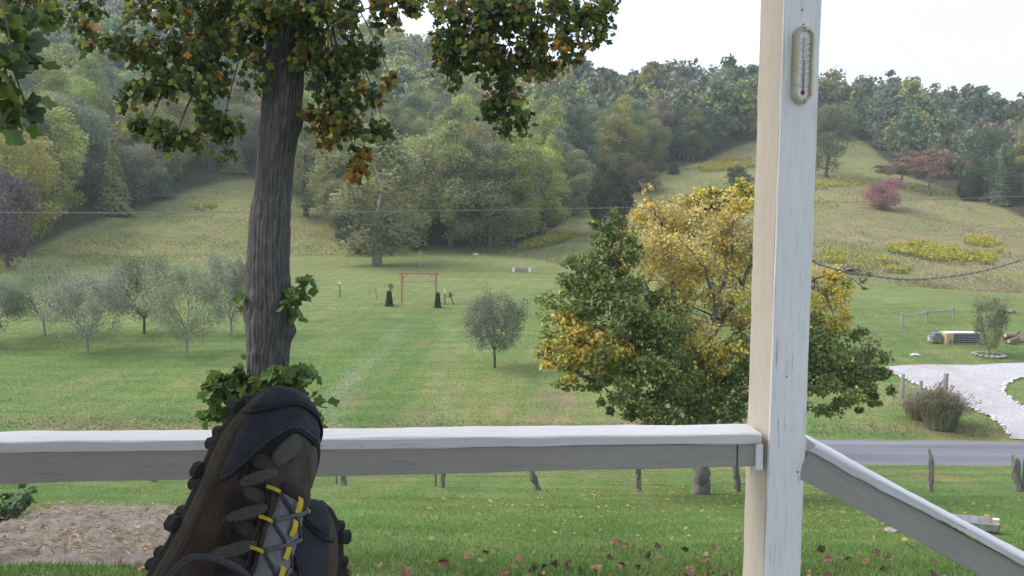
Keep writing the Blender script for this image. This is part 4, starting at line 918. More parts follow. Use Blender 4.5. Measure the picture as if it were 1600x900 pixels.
tag(link('leaf_litter', leaves_mesh('leaf_litter', np.stack([x, y, terr(x, y) + .05], 1), unit(rdir(n) * [1, 1, .4]), unit(rdir(n) * .5 + [0, 0, 1]), rng.uniform(.06, .11, n), np.array([.34, .27, .07]) * rng.uniform(.5, 1.3, (n, 1)), MAPLE, M['leaf'])), 'yellow leaves dropped under the maple', None, None, 'stuff')
# overhead wires far across the valley
def sag_wire(name, a, b, sag, r_, label):
    s = np.linspace(0, 1, 24)[:, None]; p = a + (b - a) * s - np.array([0, 0, 1]) * (4 * sag * s * (1 - s)); mb = MB(); mb.tube(p, r_, 5); o = mb.build(name, M['wire'], None); tag(o, label, 'wire')
sag_wire('utility_wire', P(-700, 322, 62), P(2000, 290, 62), 1.1, .022, 'thin pale utility wire crossing the valley in front of the woods')
# ================================================================== the porch
rb = np.random.default_rng(77)
def board(name, mat, parent, a, b, w_, h_, yaxis=None, jit=.0012, ch=.003, taper=None, low_jit=0.0, seg=46):
    """a board whose long axis runs a -> b; w_ along its y axis, h_ along its z axis; a and b are axis points"""
    a = np.array(a, float); b = np.array(b, float); L_ = np.linalg.norm(b - a); x = (b - a) / L_
    y = np.cross([0, 0, 1.0], x) if yaxis is None else np.array(yaxis, float); y = y - x * np.dot(x, y); y /= np.linalg.norm(y); z = np.cross(x, y)
    hw, hh = w_ / 2, h_ / 2; sec = np.array([(-hw + ch, -hh), (hw - ch, -hh), (hw, -hh + ch), (hw, hh - ch), (hw - ch, hh), (-hw + ch, hh), (-hw, hh - ch), (-hw, -hh + ch)])
    V = []; xs = np.linspace(0, L_, seg); sd_ = rb.integers(1000)
    for k, q in enumerate(xs):
        s = sec.copy()
        for e in range(8): s[e] += (vnoise(np.array([q * 9.0]), np.array([e * 7.3]), sd_)[0] - .5) * 2 * jit + (vnoise(np.array([q * 55.0]), np.array([e * 3.1]), sd_ + 5)[0] - .5) * jit * .8
        if low_jit: s[[0, 1, 2, 7], 1] -= (fbm(np.array([q * 7.0]), np.array([1.5]), sd_ + 9, 3)[0] - .5) * 2 * low_jit
        if taper is not None: s[[0, 1, 2, 7], 1] -= taper[0] * (1 - k / (seg - 1)) + taper[1] * k / (seg - 1)
        V.append(np.column_stack([np.full(8, q), s]))
    V = np.concatenate(V); Fs = [(k * 8 + e, (k + 1) * 8 + e, (k + 1) * 8 + (e + 1) % 8, k * 8 + (e + 1) % 8) for k in range(seg - 1) for e in range(8)]
    me = np_mesh(name, V, [np.array([tuple(r_[::-1]) for r_ in Fs]), np.array([tuple(range(8)), tuple((seg - 1) * 8 + e for e in range(7, -1, -1))])], M[mat])
    o = link(name, me, parent); off = OFF.get(parent.name, np.zeros(3)) if parent else np.zeros(3)
    o.matrix_local = Matrix(((x[0], y[0], z[0], a[0] - off[0]), (x[1], y[1], z[1], a[1] - off[1]), (x[2], y[2], z[2], a[2] - off[2]), (0, 0, 0, 1)))
    return o
RZ = CAMZ - .482
B0, B1 = Pz(0, 673.5, RZ), Pz(1167, 662, RZ); F0, F1 = Pz(0, 690, RZ), Pz(1196, 678, RZ)
rd = unit((B1 - B0) + (F1 - F0)); rn = np.array([-rd[1], rd[0], 0])       # along the rail, and away from the house
front = F1; wid = abs(np.dot(B1 - F1, rn)); wid0 = abs(np.dot(B0 - F0, rn)); W_ = (wid + wid0) / 2
print('rail', W_, wid, wid0, front)
R_ = front.copy()
cut = R_ - rd * .0
left = cut - rd * 3.2
# the corner post: its near edge stands at the end of the rail
edge = P(1204.5, 650, R_[1] - .004)
def pxof(p):
    v = np.linalg.inv(M3) @ (np.array(p) - [0, 0, CAMZ]); return 800 + F * v[0] / -v[2], 450 - F * v[1] / -v[2]
best = None
for al in np.radians(np.arange(5, 45, .25)):
    f_ = np.array([math.cos(al), math.sin(al), 0]); l_ = np.array([-math.sin(al), math.cos(al), 0])
    ss = np.linspace(.03, .2, 400)
    s1 = ss[np.argmin([abs(pxof(edge + f_ * s)[0] - 1260) for s in ss])]; s2 = ss[np.argmin([abs(pxof(edge + l_ * s)[0] - 1168) for s in ss])]
    if best is None or abs(s1 - s2) < best[0]: best = (abs(s1 - s2), al, s1, s2)
_, AL, PS, PS2 = best; print('post', math.degrees(AL), PS, PS2)
pf = np.array([math.cos(AL), math.sin(AL), 0]); pl = np.array([-math.sin(AL), math.cos(AL), 0])
FLZ, CLZ = CAMZ - 1.38, CAMZ + 1.22
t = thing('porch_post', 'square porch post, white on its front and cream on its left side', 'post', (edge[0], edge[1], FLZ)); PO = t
def vert(p, z): return np.array([p[0], p[1], z])
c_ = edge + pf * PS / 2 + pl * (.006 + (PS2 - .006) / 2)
board('cream_timber', 'cream', t, vert(c_, FLZ), vert(c_, CLZ), PS2 - .006, PS, yaxis=pl, jit=.0012, ch=.002, seg=60)  # left side set warmer and darker than the front facing
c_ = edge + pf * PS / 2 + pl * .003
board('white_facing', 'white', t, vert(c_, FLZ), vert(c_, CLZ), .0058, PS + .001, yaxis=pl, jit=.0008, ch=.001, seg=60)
# rail
t = thing('porch_railing', 'weathered white porch rail running left from the post', 'railing', left); RL = t
TH = .024
a = left + rn * W_ / 2 - [0, 0, TH / 2]; b = cut + rn * W_ / 2 - [0, 0, TH / 2] + rd * .012
b = b - rd * .02
board('top_plank', 'rail_white', t, a, b, W_, TH, jit=.0016, ch=.003, seg=90)
fz = lambda px, py, Y: P(px, py, Y)[2]
fo = .010; fy0 = F0 + rn * fo; fy1 = F1 + rn * fo
bot0 = fz(0, 757, fy0[1]); bot1 = fz(1160, 729, fy1[1]); top = RZ - TH
Lr = np.linalg.norm((F1 - F0)[:2]); k0 = np.dot(F0 - left, rd) / 3.2; k1 = np.dot(F1 - left, rd) / 3.2
h1 = top - bot1; sl_ = (bot1 - bot0) / (k1 - k0); b_at0 = bot0 - sl_ * k0; b_at1 = bot1 + sl_ * (1 - k1)
base_h = top - b_at1 - .002
xe = P(1150, 700, fy1[1]); Lend = np.dot(xe - left, rd)
a = left + rn * (fo + .011) + [0, 0, -TH - .001 - base_h / 2]; b = a + rd * Lend
board('fascia_board', 'grey_paint', t, a, b, .022, base_h, jit=.0012, ch=.002, taper=(b_at1 - b_at0, 0), seg=80)
a2 = b + rd * .004 + rn * .003; b2 = a2 + rd * .044
board('rail_block', 'grey_paint', t, a2, b2, .026, base_h + .002, jit=.0006, ch=.002, seg=12)
zc = P(1196, 735, F1[1])[2]
c0 = cut + rn * .014 - rd * .011; board('end_cleat', 'white', t, vert(c0, zc), vert(c0, top - .001), .02, .016, yaxis=rn, jit=.001, ch=.002, seg=14)
# stair handrail
HY = 2.085; g0 = P(1254, 677, HY); g1 = P(1600, 863, HY); d_ = unit(g1 - g0); end = g0 + d_ * 1.75; st = g0 - d_ * .03
t = thing('stair_handrail', 'sloping white handrail going down to the right from the post', 'railing', g0)
yv = np.array([0, -1.0, 0]); zup = np.cross(d_, -yv); zup = zup if zup[2] > 0 else -zup
WC = .165
ca = st + yv * WC / 2 - zup * .010; cb = end + yv * WC / 2 - zup * .010
board('cap_plank', 'rail_white', t, ca, cb, WC, .02, yaxis=-yv, jit=.002, ch=.003, low_jit=.005, seg=110)
fh = .066
fa = st + yv * (WC - .021) - zup * (.0206 + fh / 2); fb = end + yv * (WC - .021) - zup * (.0206 + fh / 2)
board('side_board', 'grey_paint', t, fa, fb, .022, fh, yaxis=-yv, jit=.0014, ch=.002, low_jit=.004, seg=90)
nb = end - zup * .03 + yv * .05; gz = float(terr(nb[0], max(nb[1], 0)))
board('newel_post', 'white', t, vert(nb + d_ * .04, gz - .3), vert(nb + d_ * .04, nb[2] - .03), .09, .09, yaxis=(0, 1, 0), seg=12)
# floor, ceiling, house wall: the unseen porch behind and above the viewer
fl = thing('porch_floor', 'grey plank porch floor', 'floor', (0, 0, FLZ)); fl['kind'] = 'structure'
for k in range(30):
    x_ = -4.2 + k * .185; MB().box((x_, .1, FLZ - .02), (.18, 3.9, .035), ch=.003).build('plank', M['grey_paint'], fl)
for x_ in (-4, -1.4, 1.2): MB().box((x_, 1.7, (FLZ - .05) / 2), (.14, .14, FLZ - .05)).build('floor_pier', M['old_wood'], fl)
ce = thing('porch_ceiling', 'unseen pale boarded porch ceiling', 'ceiling', (0, 0, CLZ)); ce['kind'] = 'structure'  # unseen; edges set to darken the rail but let light reach the post
for k in range(27): MB().box((-4.2 + k * .185, .1, CLZ + .012), (.18, 3.9, .02), ch=.002).build('plank', M['grey_paint'], ce)
MB().box((-1.82, .1, CLZ + .09), (5.0, 3.9, .12)).build('roof_sheet', M['wire'], ce)
hw = thing('house_wall', 'unseen white clapboard house wall, cut short behind the porch', 'wall', (0, -1.85, 0)); hw['kind'] = 'structure'  # unseen; cut short so sky light from behind reaches the post
for k in range(26): MB().box((-2.9, -1.9, .1 + k * .2), (5, .05, .192), ch=.004).build('clapboard', M['white'], hw)
# ------------------------------------------------------------------ thermometer on the post
zt, zb = P(1252, 40, edge[1])[2], P(1252, 161, edge[1])[2]; zm = (zt + zb) / 2; TH_ = zt - zb
tc_ = edge + pf * (PS * .50); TC = np.array([tc_[0], tc_[1], zm]); nf = -pl
t = thing('thermometer', 'beige oblong wall thermometer screwed to the front of the porch post', 'thermometer', TC)
Wt, Dt = PS * .52, .017
def tp(u, v, d): return TC + pf * u + np.array([0, 0, 1.0]) * v + nf * d
def octo(w_, h_, c): return [(-w_ / 2, -h_ / 2 + c), (-w_ / 2 + c, -h_ / 2), (w_ / 2 - c, -h_ / 2), (w_ / 2, -h_ / 2 + c), (w_ / 2, h_ / 2 - c), (w_ / 2 - c, h_ / 2), (-w_ / 2 + c, h_ / 2), (-w_ / 2, h_ / 2 - c)]
rings = [(Wt, TH_, .016, .0005), (Wt, TH_, .016, Dt * .55), (Wt * .93, TH_ * .98, .015, Dt * .7), (Wt * .9, TH_ * .965, .014, Dt * .95), (Wt * .78, TH_ * .93, .012, Dt), (Wt * .66, TH_ * .88, .008, Dt * .97), (Wt * .62, TH_ * .865, .007, Dt * .45)]
V = []; [V.append(tp(u, v, d)) for w_, h_, c, d in rings for u, v in octo(w_, h_, c)]
Fs = [(k * 8 + e, k * 8 + (e + 1) % 8, (k + 1) * 8 + (e + 1) % 8, (k + 1) * 8 + e) for k in range(len(rings) - 1) for e in range(8)]
mb = MB(); mb.add(V, Fs + [tuple(range(7, -1, -1))]); mb.build('case', simple('beige_plastic', (.57, .53, .42), .45, .12, 60, .05), t)
mb = MB(); mb.add([tp(u, v, Dt * .5) for u, v in octo(Wt * .64, TH_ * .87, .007)], [tuple(range(8))]); scale = mb.build('scale_plate', simple('scale_white', (.80, .80, .84), .35, .03, 40, 0), t)
ink = simple('scale_ink', (.07, .07, .08), .6, .1, 40, 0); red = simple('red_spirit', (.33, .05, .06), .3, .1, 40, 0)
mb = MB(); RP = np.stack([pf, nf, [0, 0, 1]], 1)
for k in range(33):
    v = -TH_ * .29 + k * TH_ * .0195; big = k % 4 == 0
    for s in (-1, 1): mb.box(tp(s * (.0052 if not big else .0062), v, Dt * .5 + .0004), (.0026 if not big else .0046, .0004, .0009 if big else .0006), RP)
mb.build('scale_marks', ink, scale)
# numerals: little seven-stroke figures up both sides
SEG = {'0': 'abcdef', '1': 'bc', '2': 'abged', '4': 'fgbc', '6': 'afgedc', '8': 'abcdefg', '-': 'g'}
def figure(mb, ch_, u, v, s):
    P_ = {'a': (0, 1, 1, 0), 'g': (0, 0, 1, 0), 'd': (0, -1, 1, 0), 'f': (-.5, .5, 0, 1), 'b': (.5, .5, 0, 1), 'e': (-.5, -.5, 0, 1), 'c': (.5, -.5, 0, 1)}
    for q in SEG[ch_]:
        x_, y_, hz_, vt_ = P_[q]; mb.box(tp(u + x_ * s, v + y_ * s, Dt * .5 + .0004), (s * 1.15 if hz_ else s * .35, .0004, s * 1.1 if vt_ else s * .35), RP)
mb = MB()
for k, txt in enumerate(['-20', '0', '20', '40', '60', '80', '100', '120']):
    v = -TH_ * .29 + k * TH_ * .078
    for s in (-1, 1):
        for e, ch_ in enumerate(txt): figure(mb, ch_, s * .0115 + (e - (len(txt) - 1) / 2) * .0024, v + .004, .0011)
mb.build('numerals', ink, scale)
mb = MB(); mb.tube([tp(0, -TH_ * .36, Dt * .62), tp(0, TH_ * .36, Dt * .62)], .0016, 8); mb.build('glass_tube', simple('tube_glass', (.72, .72, .74), .1, .02, 10, 0, spec=.7), t)
mb = MB(); mb.tube([tp(0, -TH_ * .36, Dt * .62 + .0009), tp(0, TH_ * .06, Dt * .62 + .0009)], .0011, 6); mb.build('spirit_column', red, t)
mb = MB(); mb.tube([tp(0, -TH_ * .36 - .005, Dt * .6), tp(0, -TH_ * .36 - .003, Dt * .6), tp(0, -TH_ * .36 + .003, Dt * .6), tp(0, -TH_ * .36 + .006, Dt * .6)], [.0015, .0042, .0042, .0016], 10); mb.build('bulb', red, t, True)
for v in (TH_ * .462, -TH_ * .462):
    mb = MB(); mb.tube([tp(-.006 if v > 0 else 0, v, Dt * .75), tp(-.006 if v > 0 else 0, v, Dt * 1.06)], .0028, 8); mb.build('screw', M['wire'], t)
for (px, py) in [(1260, 13), (1262, 36), (1256, 742), (1234, 590)]:
    s_ = P(px, py, edge[1]); d = np.dot((np.array(s_) - edge), pf); q = edge + pf * np.clip(d, .01, PS - .01); q[2] = s_[2]
    mb = MB(); mb.tube([q - pl * -.002, q - pl * .0015], .0022, 8); mb.build('nail_head', M['wire'], PO)
# ------------------------------------------------------------------ twisted cable from the post to the right
pts = [P(1258, 402, 2.06), P(1285, 416, 2.12), P(1340, 428, 2.2), P(1430, 437.5, 2.3), P(1530, 425, 2.4), P(1610, 402, 2.5), P(1720, 362, 2.62), P(1860, 300, 2.75)]
sp = spline(pts, 40); dl = np.concatenate([[0], np.cumsum(np.linalg.norm(np.diff(sp, axis=0), axis=1))])
tq = np.gradient(sp, axis=0); tq = unit(tq); ux = unit(np.cross(tq, [0, 0, 1.0])); uz = np.cross(ux, tq)
t = thing('cable', 'grey twisted cable sagging from the post towards the right', 'cable', sp[0])
for k in range(2):
    ph = dl / .011 * 1.0 + k * math.pi; q = sp + .0013 * (np.cos(ph)[:, None] * ux + np.sin(ph)[:, None] * uz) + .002 * np.stack([np.zeros(len(dl)), np.zeros(len(dl)), vnoise(dl * 14, dl * 0, 4)], 1)
    mb = MB(); mb.tube(q, .0014, 6); mb.build('strand', simple('cable_strand', (.20, .195, .20), .6, .3, 90, .2) if k == 0 else bpy.data.materials['cable_strand'], t, True)
# ================================================================== the big poplar at the left
rt = np.random.default_rng(31)
TY = 9.5
tb = P(412, 890, TY); tb[2] = float(terr(tb[0], tb[1]))
big = thing('poplar_tree', 'big near tree with dark furrowed trunk and green-and-orange hanging leaves', 'tree', tb)
axp = [(411, 905, 46), (412, 850, 40), (414, 760, 35), (416, 680, 33), (418, 600, 32), (420, 540, 34), (421.5, 500, 37), (421, 450, 35), (421, 400, 34), (423, 350, 32.5), (427, 300, 29.5), (431, 250, 30), (437, 190, 32), (441, 140, 31.5), (444, 100, 30), (447, 60, 31), (449, 20, 29), (451, -60, 26), (455, -200, 23), (450, -400, 19), (458, -620, 13)]
A_ = spline(np.array([P(a, b, TY) for a, b, _ in axp]), 14); Rr = np.interp(np.linspace(0, len(axp) - 1, len(A_)), range(len(axp)), [c * .93 for *_, c in axp]) / F * TY
nA = 132; ang = np.linspace(0, 2 * math.pi, nA, endpoint=False); zz = A_[:, 2]
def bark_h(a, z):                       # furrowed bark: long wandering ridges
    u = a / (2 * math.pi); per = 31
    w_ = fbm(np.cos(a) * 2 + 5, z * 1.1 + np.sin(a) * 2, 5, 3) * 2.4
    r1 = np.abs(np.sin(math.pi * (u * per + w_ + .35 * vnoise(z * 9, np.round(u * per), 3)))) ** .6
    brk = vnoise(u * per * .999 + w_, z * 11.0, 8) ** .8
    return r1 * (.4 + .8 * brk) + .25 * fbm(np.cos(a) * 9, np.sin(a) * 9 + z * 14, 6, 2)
aa, zi = np.meshgrid(ang, np.arange(len(A_)))
hgt = bark_h(aa, zz[zi]); disp = (hgt - .6) * .019
def knob(px, py, r_, h_):               # swellings where limbs were shed
    c = P(px, py, TY); return c, r_, h_
rad_ = Rr[zi] * (1 + .05 * np.sin(aa * 3 + zz[zi] * 1.3) + .03 * np.sin(aa * 2 - zz[zi] * 2)) + disp
for (pa, pz_, sa, sz_, h_) in [(math.pi * .985, P(385, 484, TY)[2], .42, .11, .055), (0.05, P(460, 518, TY)[2], .38, .10, .05), (0.1, P(474, 82, TY)[2], .4, .12, .04), (.0, P(466, 195, TY)[2], .35, .12, .04), (-1.9, P(408, 548, TY)[2], .25, .07, .025), (math.pi * 1.02, P(392, 340, TY)[2], .4, .2, .02)]:
    da = np.angle(np.exp(1j * (aa - pa))); rad_ = rad_ + h_ * np.exp(-(da / sa) ** 2 - ((zz[zi] - pz_) / sz_) ** 2)
V = np.stack([A_[zi, 0] + np.cos(aa) * rad_, A_[zi, 1] + np.sin(aa) * rad_, zz[zi] + 0 * aa], -1).reshape(-1, 3) - tb
Fs = np.array([(k * nA + e, k * nA + (e + 1) % nA, (k + 1) * nA + (e + 1) % nA, (k + 1) * nA + e) for k in range(len(A_) - 1) for e in range(nA)])
m, nt, bs, L = newmat('furrowed_bark')
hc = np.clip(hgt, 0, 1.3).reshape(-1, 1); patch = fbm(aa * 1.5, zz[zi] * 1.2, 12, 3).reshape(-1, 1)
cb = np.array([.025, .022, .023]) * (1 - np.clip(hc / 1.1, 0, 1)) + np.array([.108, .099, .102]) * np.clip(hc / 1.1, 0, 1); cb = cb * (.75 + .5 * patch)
at = nd(nt, 'ShaderNodeAttribute', attribute_name='col'); f = noise_tex(nt, 30, 5, .7, 'Object', (1, 1, .35)); f4 = noise_tex(nt, 3.5, 4, .6)
c = mixc(nt, at.outputs['Color'], ramp(nt, [(.3, (.6, .6, .62)), (.7, (1.35, 1.35, 1.32))], f), 1, 'MULTIPLY')
c = mixc(nt, c, (.10, .105, .085), ramp(nt, [(.56, (0, 0, 0)), (.72, (.55, .55, .55))], f4))
L(c, bs.inputs['Base Color']); bs.inputs['Roughness'].default_value = .95; bump(nt, f, .8, .012, bs)
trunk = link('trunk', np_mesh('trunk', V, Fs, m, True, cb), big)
# limbs and hanging leaf sprays
CG, CO = [], []
LBS = {k: MB() for k in ('l', 'r', 'rr', 'near', 'suck')}; LB = LBS['l']
GREEN = (.092, .13, .03); DKG = (.05, .078, .036); LIME = (.19, .22, .045); ORANGE = (.42, .21, .03); YEL = (.30, .24, .04); RUST = (.19, .08, .03)
sprays = [  # centre px, half sizes, leaves, share of orange, distance
 (300, 30, 110, 46, 330, .03, 9.2), (170, 74, 46, 16, 70, .02, 8.9), (275, 100, 92, 46, 300, .06, 9.2), (215, 150, 44, 20, 75, .02, 9.0), (300, 155, 78, 40, 200, .03, 9.1), (235, 200, 44, 20, 70, .06, 9.0), (275, 228, 52, 24, 90, .10, 9.1), (350, 215, 40, 36, 90, .05, 9.2), (385, 110, 34, 80, 130, .08, 9.0),
 (370, 20, 60, 30, 160, .15, 9.3), (320, 60, 60, 30, 140, .30, 9.6),
 (470, 22, 70, 26, 170, .12, 8.9), (540, 40, 96, 44, 290, .10, 9.4), (605, 22, 56, 24, 90, .35, 9.6), (510, 110, 48, 56, 190, .10, 9.2), (575, 105, 46, 38, 120, .06, 9.4), (540, 165, 60, 38, 190, .12, 9.3), (600, 205, 26, 12, 30, .0, 9.4), (520, 205, 46, 30, 110, .45, 9.2), (500, 190, 26, 26, 50, .55, 9.1), (556, 245, 17, 18, 28, .75, 9.3), (557, 275, 12, 17, 26, 1.0, 9.3), (504, 226, 7, 14, 12, 1.0, 9.2), (610, 130, 14, 14, 16, .7, 9.5), (650, 8, 16, 10, 14, .2, 9.8),
 (445, 8, 62, 26, 130, .12, 8.85), (405, 40, 26, 30, 60, .05, 8.9), (640, 4, 40, 14, 50, .15, 9.4),
 (760, 36, 84, 50, 340, .08, 9.0), (850, 28, 96, 42, 320, .10, 9.3), (925, 38, 46, 34, 110, .05, 9.4), (735, 105, 52, 44, 160, .10, 8.9), (800, 110, 56, 48, 210, .08, 9.1), (862, 85, 52, 38, 140, .28, 9.3), (795, 175, 42, 32, 95, .12, 9.0), (818, 200, 18, 16, 18, .0, 9.0), (705, 70, 28, 28, 60, .03, 8.9), (868, 115, 22, 22, 40, .6, 9.3), (735, 65, 40, 40, 60, .3, 9.2), (940, 8, 34, 16, 50, .0, 9.5),
 (120, 10, 70, 14, 70, .06, 8.6), (50, 14, 60, 26, 90, .05, 6.5), (120, 40, 26, 10, 22, .02, 7.2)]
near = [(2, 60, 26, 34, 34, .06, 5.0), (12, 140, 26, 26, 22, .0, 4.6), (8, 175, 26, 20, 18, .0, 4.6), (44, 178, 22, 8, 7, .0, 4.7), (6, 205, 16, 10, 8, .15, 4.5), (40, 25, 36, 22, 34, .04, 5.4), (22, 100, 16, 12, 10, .0, 4.8), (-30, 120, 30, 90, 60, .05, 4.6)]
suck = [(345, 612, 44, 36, 50, 0, 9.3), (318, 636, 34, 22, 34, 0, 9.2), (372, 590, 18, 22, 26, 0, 9.25), (480, 600, 38, 36, 50, 0, 9.3), (500, 636, 26, 26, 26, 0, 9.2), (490, 585, 30, 14, 22, 0, 9.2), (466, 452, 18, 26, 16, 0, 9.3), (480, 440, 10, 8, 5, 0, 9.25), (464, 490, 6, 9, 4, 0, 9.3), (380, 462, 9, 14, 5, 0, 9.3), (440, 570, 16, 12, 10, 0, 9.05), (405, 600, 16, 16, 10, 0, 9.1)]
big_leaves = []
def leafcol(p_or, dark=0.0):
    if rt.uniform() < p_or: return np.array([ORANGE, YEL, RUST][rt.choice(3, p=[.5, .3, .2])]) * rt.uniform(.7, 1.2)
    return np.array([GREEN, DKG, LIME][rt.choice(3, p=[.42, .33 + dark * 0, .25])]) * rt.uniform(.75, 1.25)
LC, LA, LN, LS, LK = [], [], [], [], []
attach = {'l': P(440, -60, TY), 'r': P(455, -90, TY), 'rr': P(452, -330, TY)}
def twig(a, b, r0, drop=.2, n=5):
    mid = (a + b) / 2 + np.array([0, 0, drop]) + rt.normal(0, .06, 3); p = spline(np.array([a, a * .6 + mid * .4 + [0, 0, drop * .5], mid, b * .7 + mid * .3 + [0, 0, drop * .2], b]), 3); LB.tube(p, np.linspace(r0, .004, len(p)), 5, False)
for (cx, cy, hx, hy, n, po, Y) in sprays + near + suck:
    issuck = (cx, cy, hx, hy, n, po, Y) in suck; isnear = (cx, cy, hx, hy, n, po, Y) in near
    c = P(cx, cy, Y); rx, rz = hx / F * Y, hy / F * Y; ry = min(rx, .55)
    sk = 'l' if cx < 430 else ('r' if cx < 660 else 'rr')
    src = P(420 + np.clip(cx - 420, -25, 25), cy + 25, TY) if issuck else (P(-120, -120, 5.5) if isnear else attach[sk])
    LB = LBS['suck' if issuck else ('near' if isnear else sk)]
    hub = c + np.array([0, 0, rz * .6])
    if not issuck: twig(src, hub, .03 if rx > .3 else .013, .35)
    m_ = max(3, n // 13); per = int(np.ceil(n * (2.2 if issuck else (.62 if isnear else 2.25)) / m_))
    for k in range(m_):
        d = rdir(1, rt)[0] * rt.uniform(.55, 1.05); tip = c + d * np.array([rx, ry, rz])
        if not issuck and not isnear and d[2] > 0: tip[2] -= rz * d[2] * .5
        st_ = src if issuck else hub + np.array([d[0] * rx * .35, d[1] * ry * .35, abs(rt.normal()) * rz * .2])
        mid = (st_ + tip) / 2 + np.array([d[0] * rx * .15, 0, abs(rt.normal(0, .5)) * rz * .35 + .02]); tw = spline(np.array([st_, mid, tip]), 6)
        LB.tube(tw, np.linspace(.008 if not issuck else .006, .0025, len(tw)), 4, False)
        for q in range(per):
            s_ = rt.uniform(.25, 1.0) ** .75 * (len(tw) - 1); i_ = min(int(s_), len(tw) - 2); p_ = tw[i_] + (tw[i_ + 1] - tw[i_]) * (s_ - i_) + rt.normal(0, .045, 3)
            if issuck: ax_ = unit(np.array([rt.normal(0, .7) + d[0] * .8, rt.normal(0, .7) - .3, rt.normal(-.2, .4)]))
            else: ax_ = unit(np.array([rt.normal(0, .55) + d[0] * .4, rt.normal(0, .55), -.75 + rt.normal(0, .4)]))
            nm = unit(rdir(1, rt)[0] * .85 + [0, -.35, .6]); cl = leafcol(0 if isnear else po * .85) if not issuck else np.array([.10, .175, .04]) * rt.uniform(.7, 1.25)
            if isnear: cl = cl * .95
            sz = rt.uniform(.045, .088)
            if isnear: sz = rt.uniform(.08, .135)
            if issuck: sz = rt.uniform(.075, .14)
            if isnear or issuck: big_leaves.append((p_, ax_, nm, sz, cl)); continue
            LC.append(p_); LA.append(ax_); LN.append(nm); LS.append(sz); LK.append(cl)
LB = LBS['r']
# main limbs up in the crown
for a, b, r0 in [(P(449, 10, TY), attach['l'] + [-1.6, -.2, 1.2], .09), (P(450, -60, TY), P(640, -190, 9.3), .08), (P(452, -330, TY), P(800, -120, 9.2), .08), (P(452, -350, TY), P(-120, -130, 5.6), .09)]: twig(np.array(a), np.array(b), r0, .5)
for k in LBS: LBS[k].build('branch', M['dark_bark'], big, True)
o = link('foliage', leaves_mesh('foliage', np.array(LC) - tb, np.array(LA), np.array(LN), np.array(LS), np.array(LK), TULIP, M['canopy_leaf']), big); o['kind'] = 'stuff'
print('poplar leaves', len(LC), len(big_leaves))
LM = []
for k in range(10):
    cl = [np.array([.10, .175, .04]) * s for s in (.75, .9, 1.05, 1.2)] + [np.array(GREEN) * 1.3, np.array(GREEN), np.array(DKG) * 1.2, np.array(LIME), np.array(ORANGE) * .8, np.array(YEL)]
    Vt, Ft = leaf_geo(np.zeros((1, 3)), np.array([[0, 1., 0]]), np.array([[0, 0, 1.]]), 1.0, TULIP); Vt[:, 2] -= .18 * Vt[:, 1] ** 2
    LM.append((cl[k], np_mesh('leaf', Vt, Ft, M['canopy_leaf'], False, np.tile(cl[k], (len(Vt), 1)))))
big_leaves.sort(key=lambda q: -q[3] / q[0][1])
rest = []
for q, (p, a, n_, s, cl) in enumerate(big_leaves):
    if q >= 300: rest.append((p, a, n_, s, cl)); continue
    k = int(np.argmin([np.abs(c - cl).sum() for c, _ in LM])); o = link('leaf', LM[k][1], big)
    a = unit(a); x_ = unit(np.cross(a, n_)); z_ = np.cross(x_, a); o.matrix_local = Matrix(((x_[0] * s, a[0] * s, z_[0] * s, p[0] - tb[0]), (x_[1] * s, a[1] * s, z_[1] * s, p[1] - tb[1]), (x_[2] * s, a[2] * s, z_[2] * s, p[2] - tb[2]), (0, 0, 0, 1)))
if rest:
    o = link('small_leaves', leaves_mesh('small_leaves', np.array([q[0] for q in rest]) - tb, np.array([q[1] for q in rest]), np.array([q[2] for q in rest]), np.array([q[3] for q in rest]), np.array([q[4] for q in rest]), TULIP, M['canopy_leaf']), big); o['kind'] = 'stuff'
# ================================================================== the yellowing maple at the fence
mb_g = hit(1095, 772, 20); MY = mb_g[1]
map_ = thing('maple_tree', 'half-yellow half-green maple beyond the rail, left of and behind the post', 'tree', mb_g)
def Q(px, py, dy=0.0): return P(px, py, MY + dy)
limbs = [([(1096, 776), (1095, 740), (1094, 700), (1093, 650)], .27, .20, 0, 0), ([(1093, 650), (1095, 590), (1103, 540), (1120, 480), (1140, 400), (1148, 340)], .17, .02, 0, -.6),
 ([(1092, 645), (1075, 560), (1060, 490), (1042, 420), (1030, 350), (1012, 300)], .14, .015, 0, .8), ([(1085, 640), (1040, 560), (990, 500), (958, 420), (942, 355)], .13, .015, 0, -1.2),
 ([(1085, 655), (1005, 548), (930, 510), (868, 490)], .11, .015, 0, -.4), ([(1100, 655), (1150, 580), (1200, 500), (1250, 450), (1305, 425)], .14, .015, 0, .6), ([(1100, 660), (1180, 620), (1260, 590), (1350, 570)], .12, .015, 0, -1),
 ([(1103, 540), (1150, 470), (1180, 380), (1190, 320)], .09, .012, 0, .5), ([(1080, 665), (1000, 615), (920, 590), (880, 560)], .09, .012, 0, -.8), ([(1060, 490), (1090, 430), (1100, 360), (1085, 310)], .07, .01, .4, 1.4), ([(1075, 560), (1030, 500), (1000, 420), (985, 370)], .07, .01, .2, 1.6), ([(1120, 480), (1100, 420), (1060, 370)], .06, .01, -.4, -1.4), ([(1150, 580), (1220, 560), (1290, 520)], .08, .01, .3, -1.8), ([(1040, 560), (960, 540), (900, 530)], .06, .01, -.8, -2)]
tm = MB(); lp = []
for pts, r0, r1, d0, d1 in limbs:
    p = np.array([Q(a, b, d0 + (d1 - d0) * k / (len(pts) - 1)) for k, (a, b) in enumerate(pts)]); p = spline(p, 5); p[1:-1] += rt.normal(0, .035, (len(p) - 2, 3)); tm.tube(p, np.linspace(r0, r1, len(p)), 8, False); lp.append(p)
LP = np.concatenate(lp)
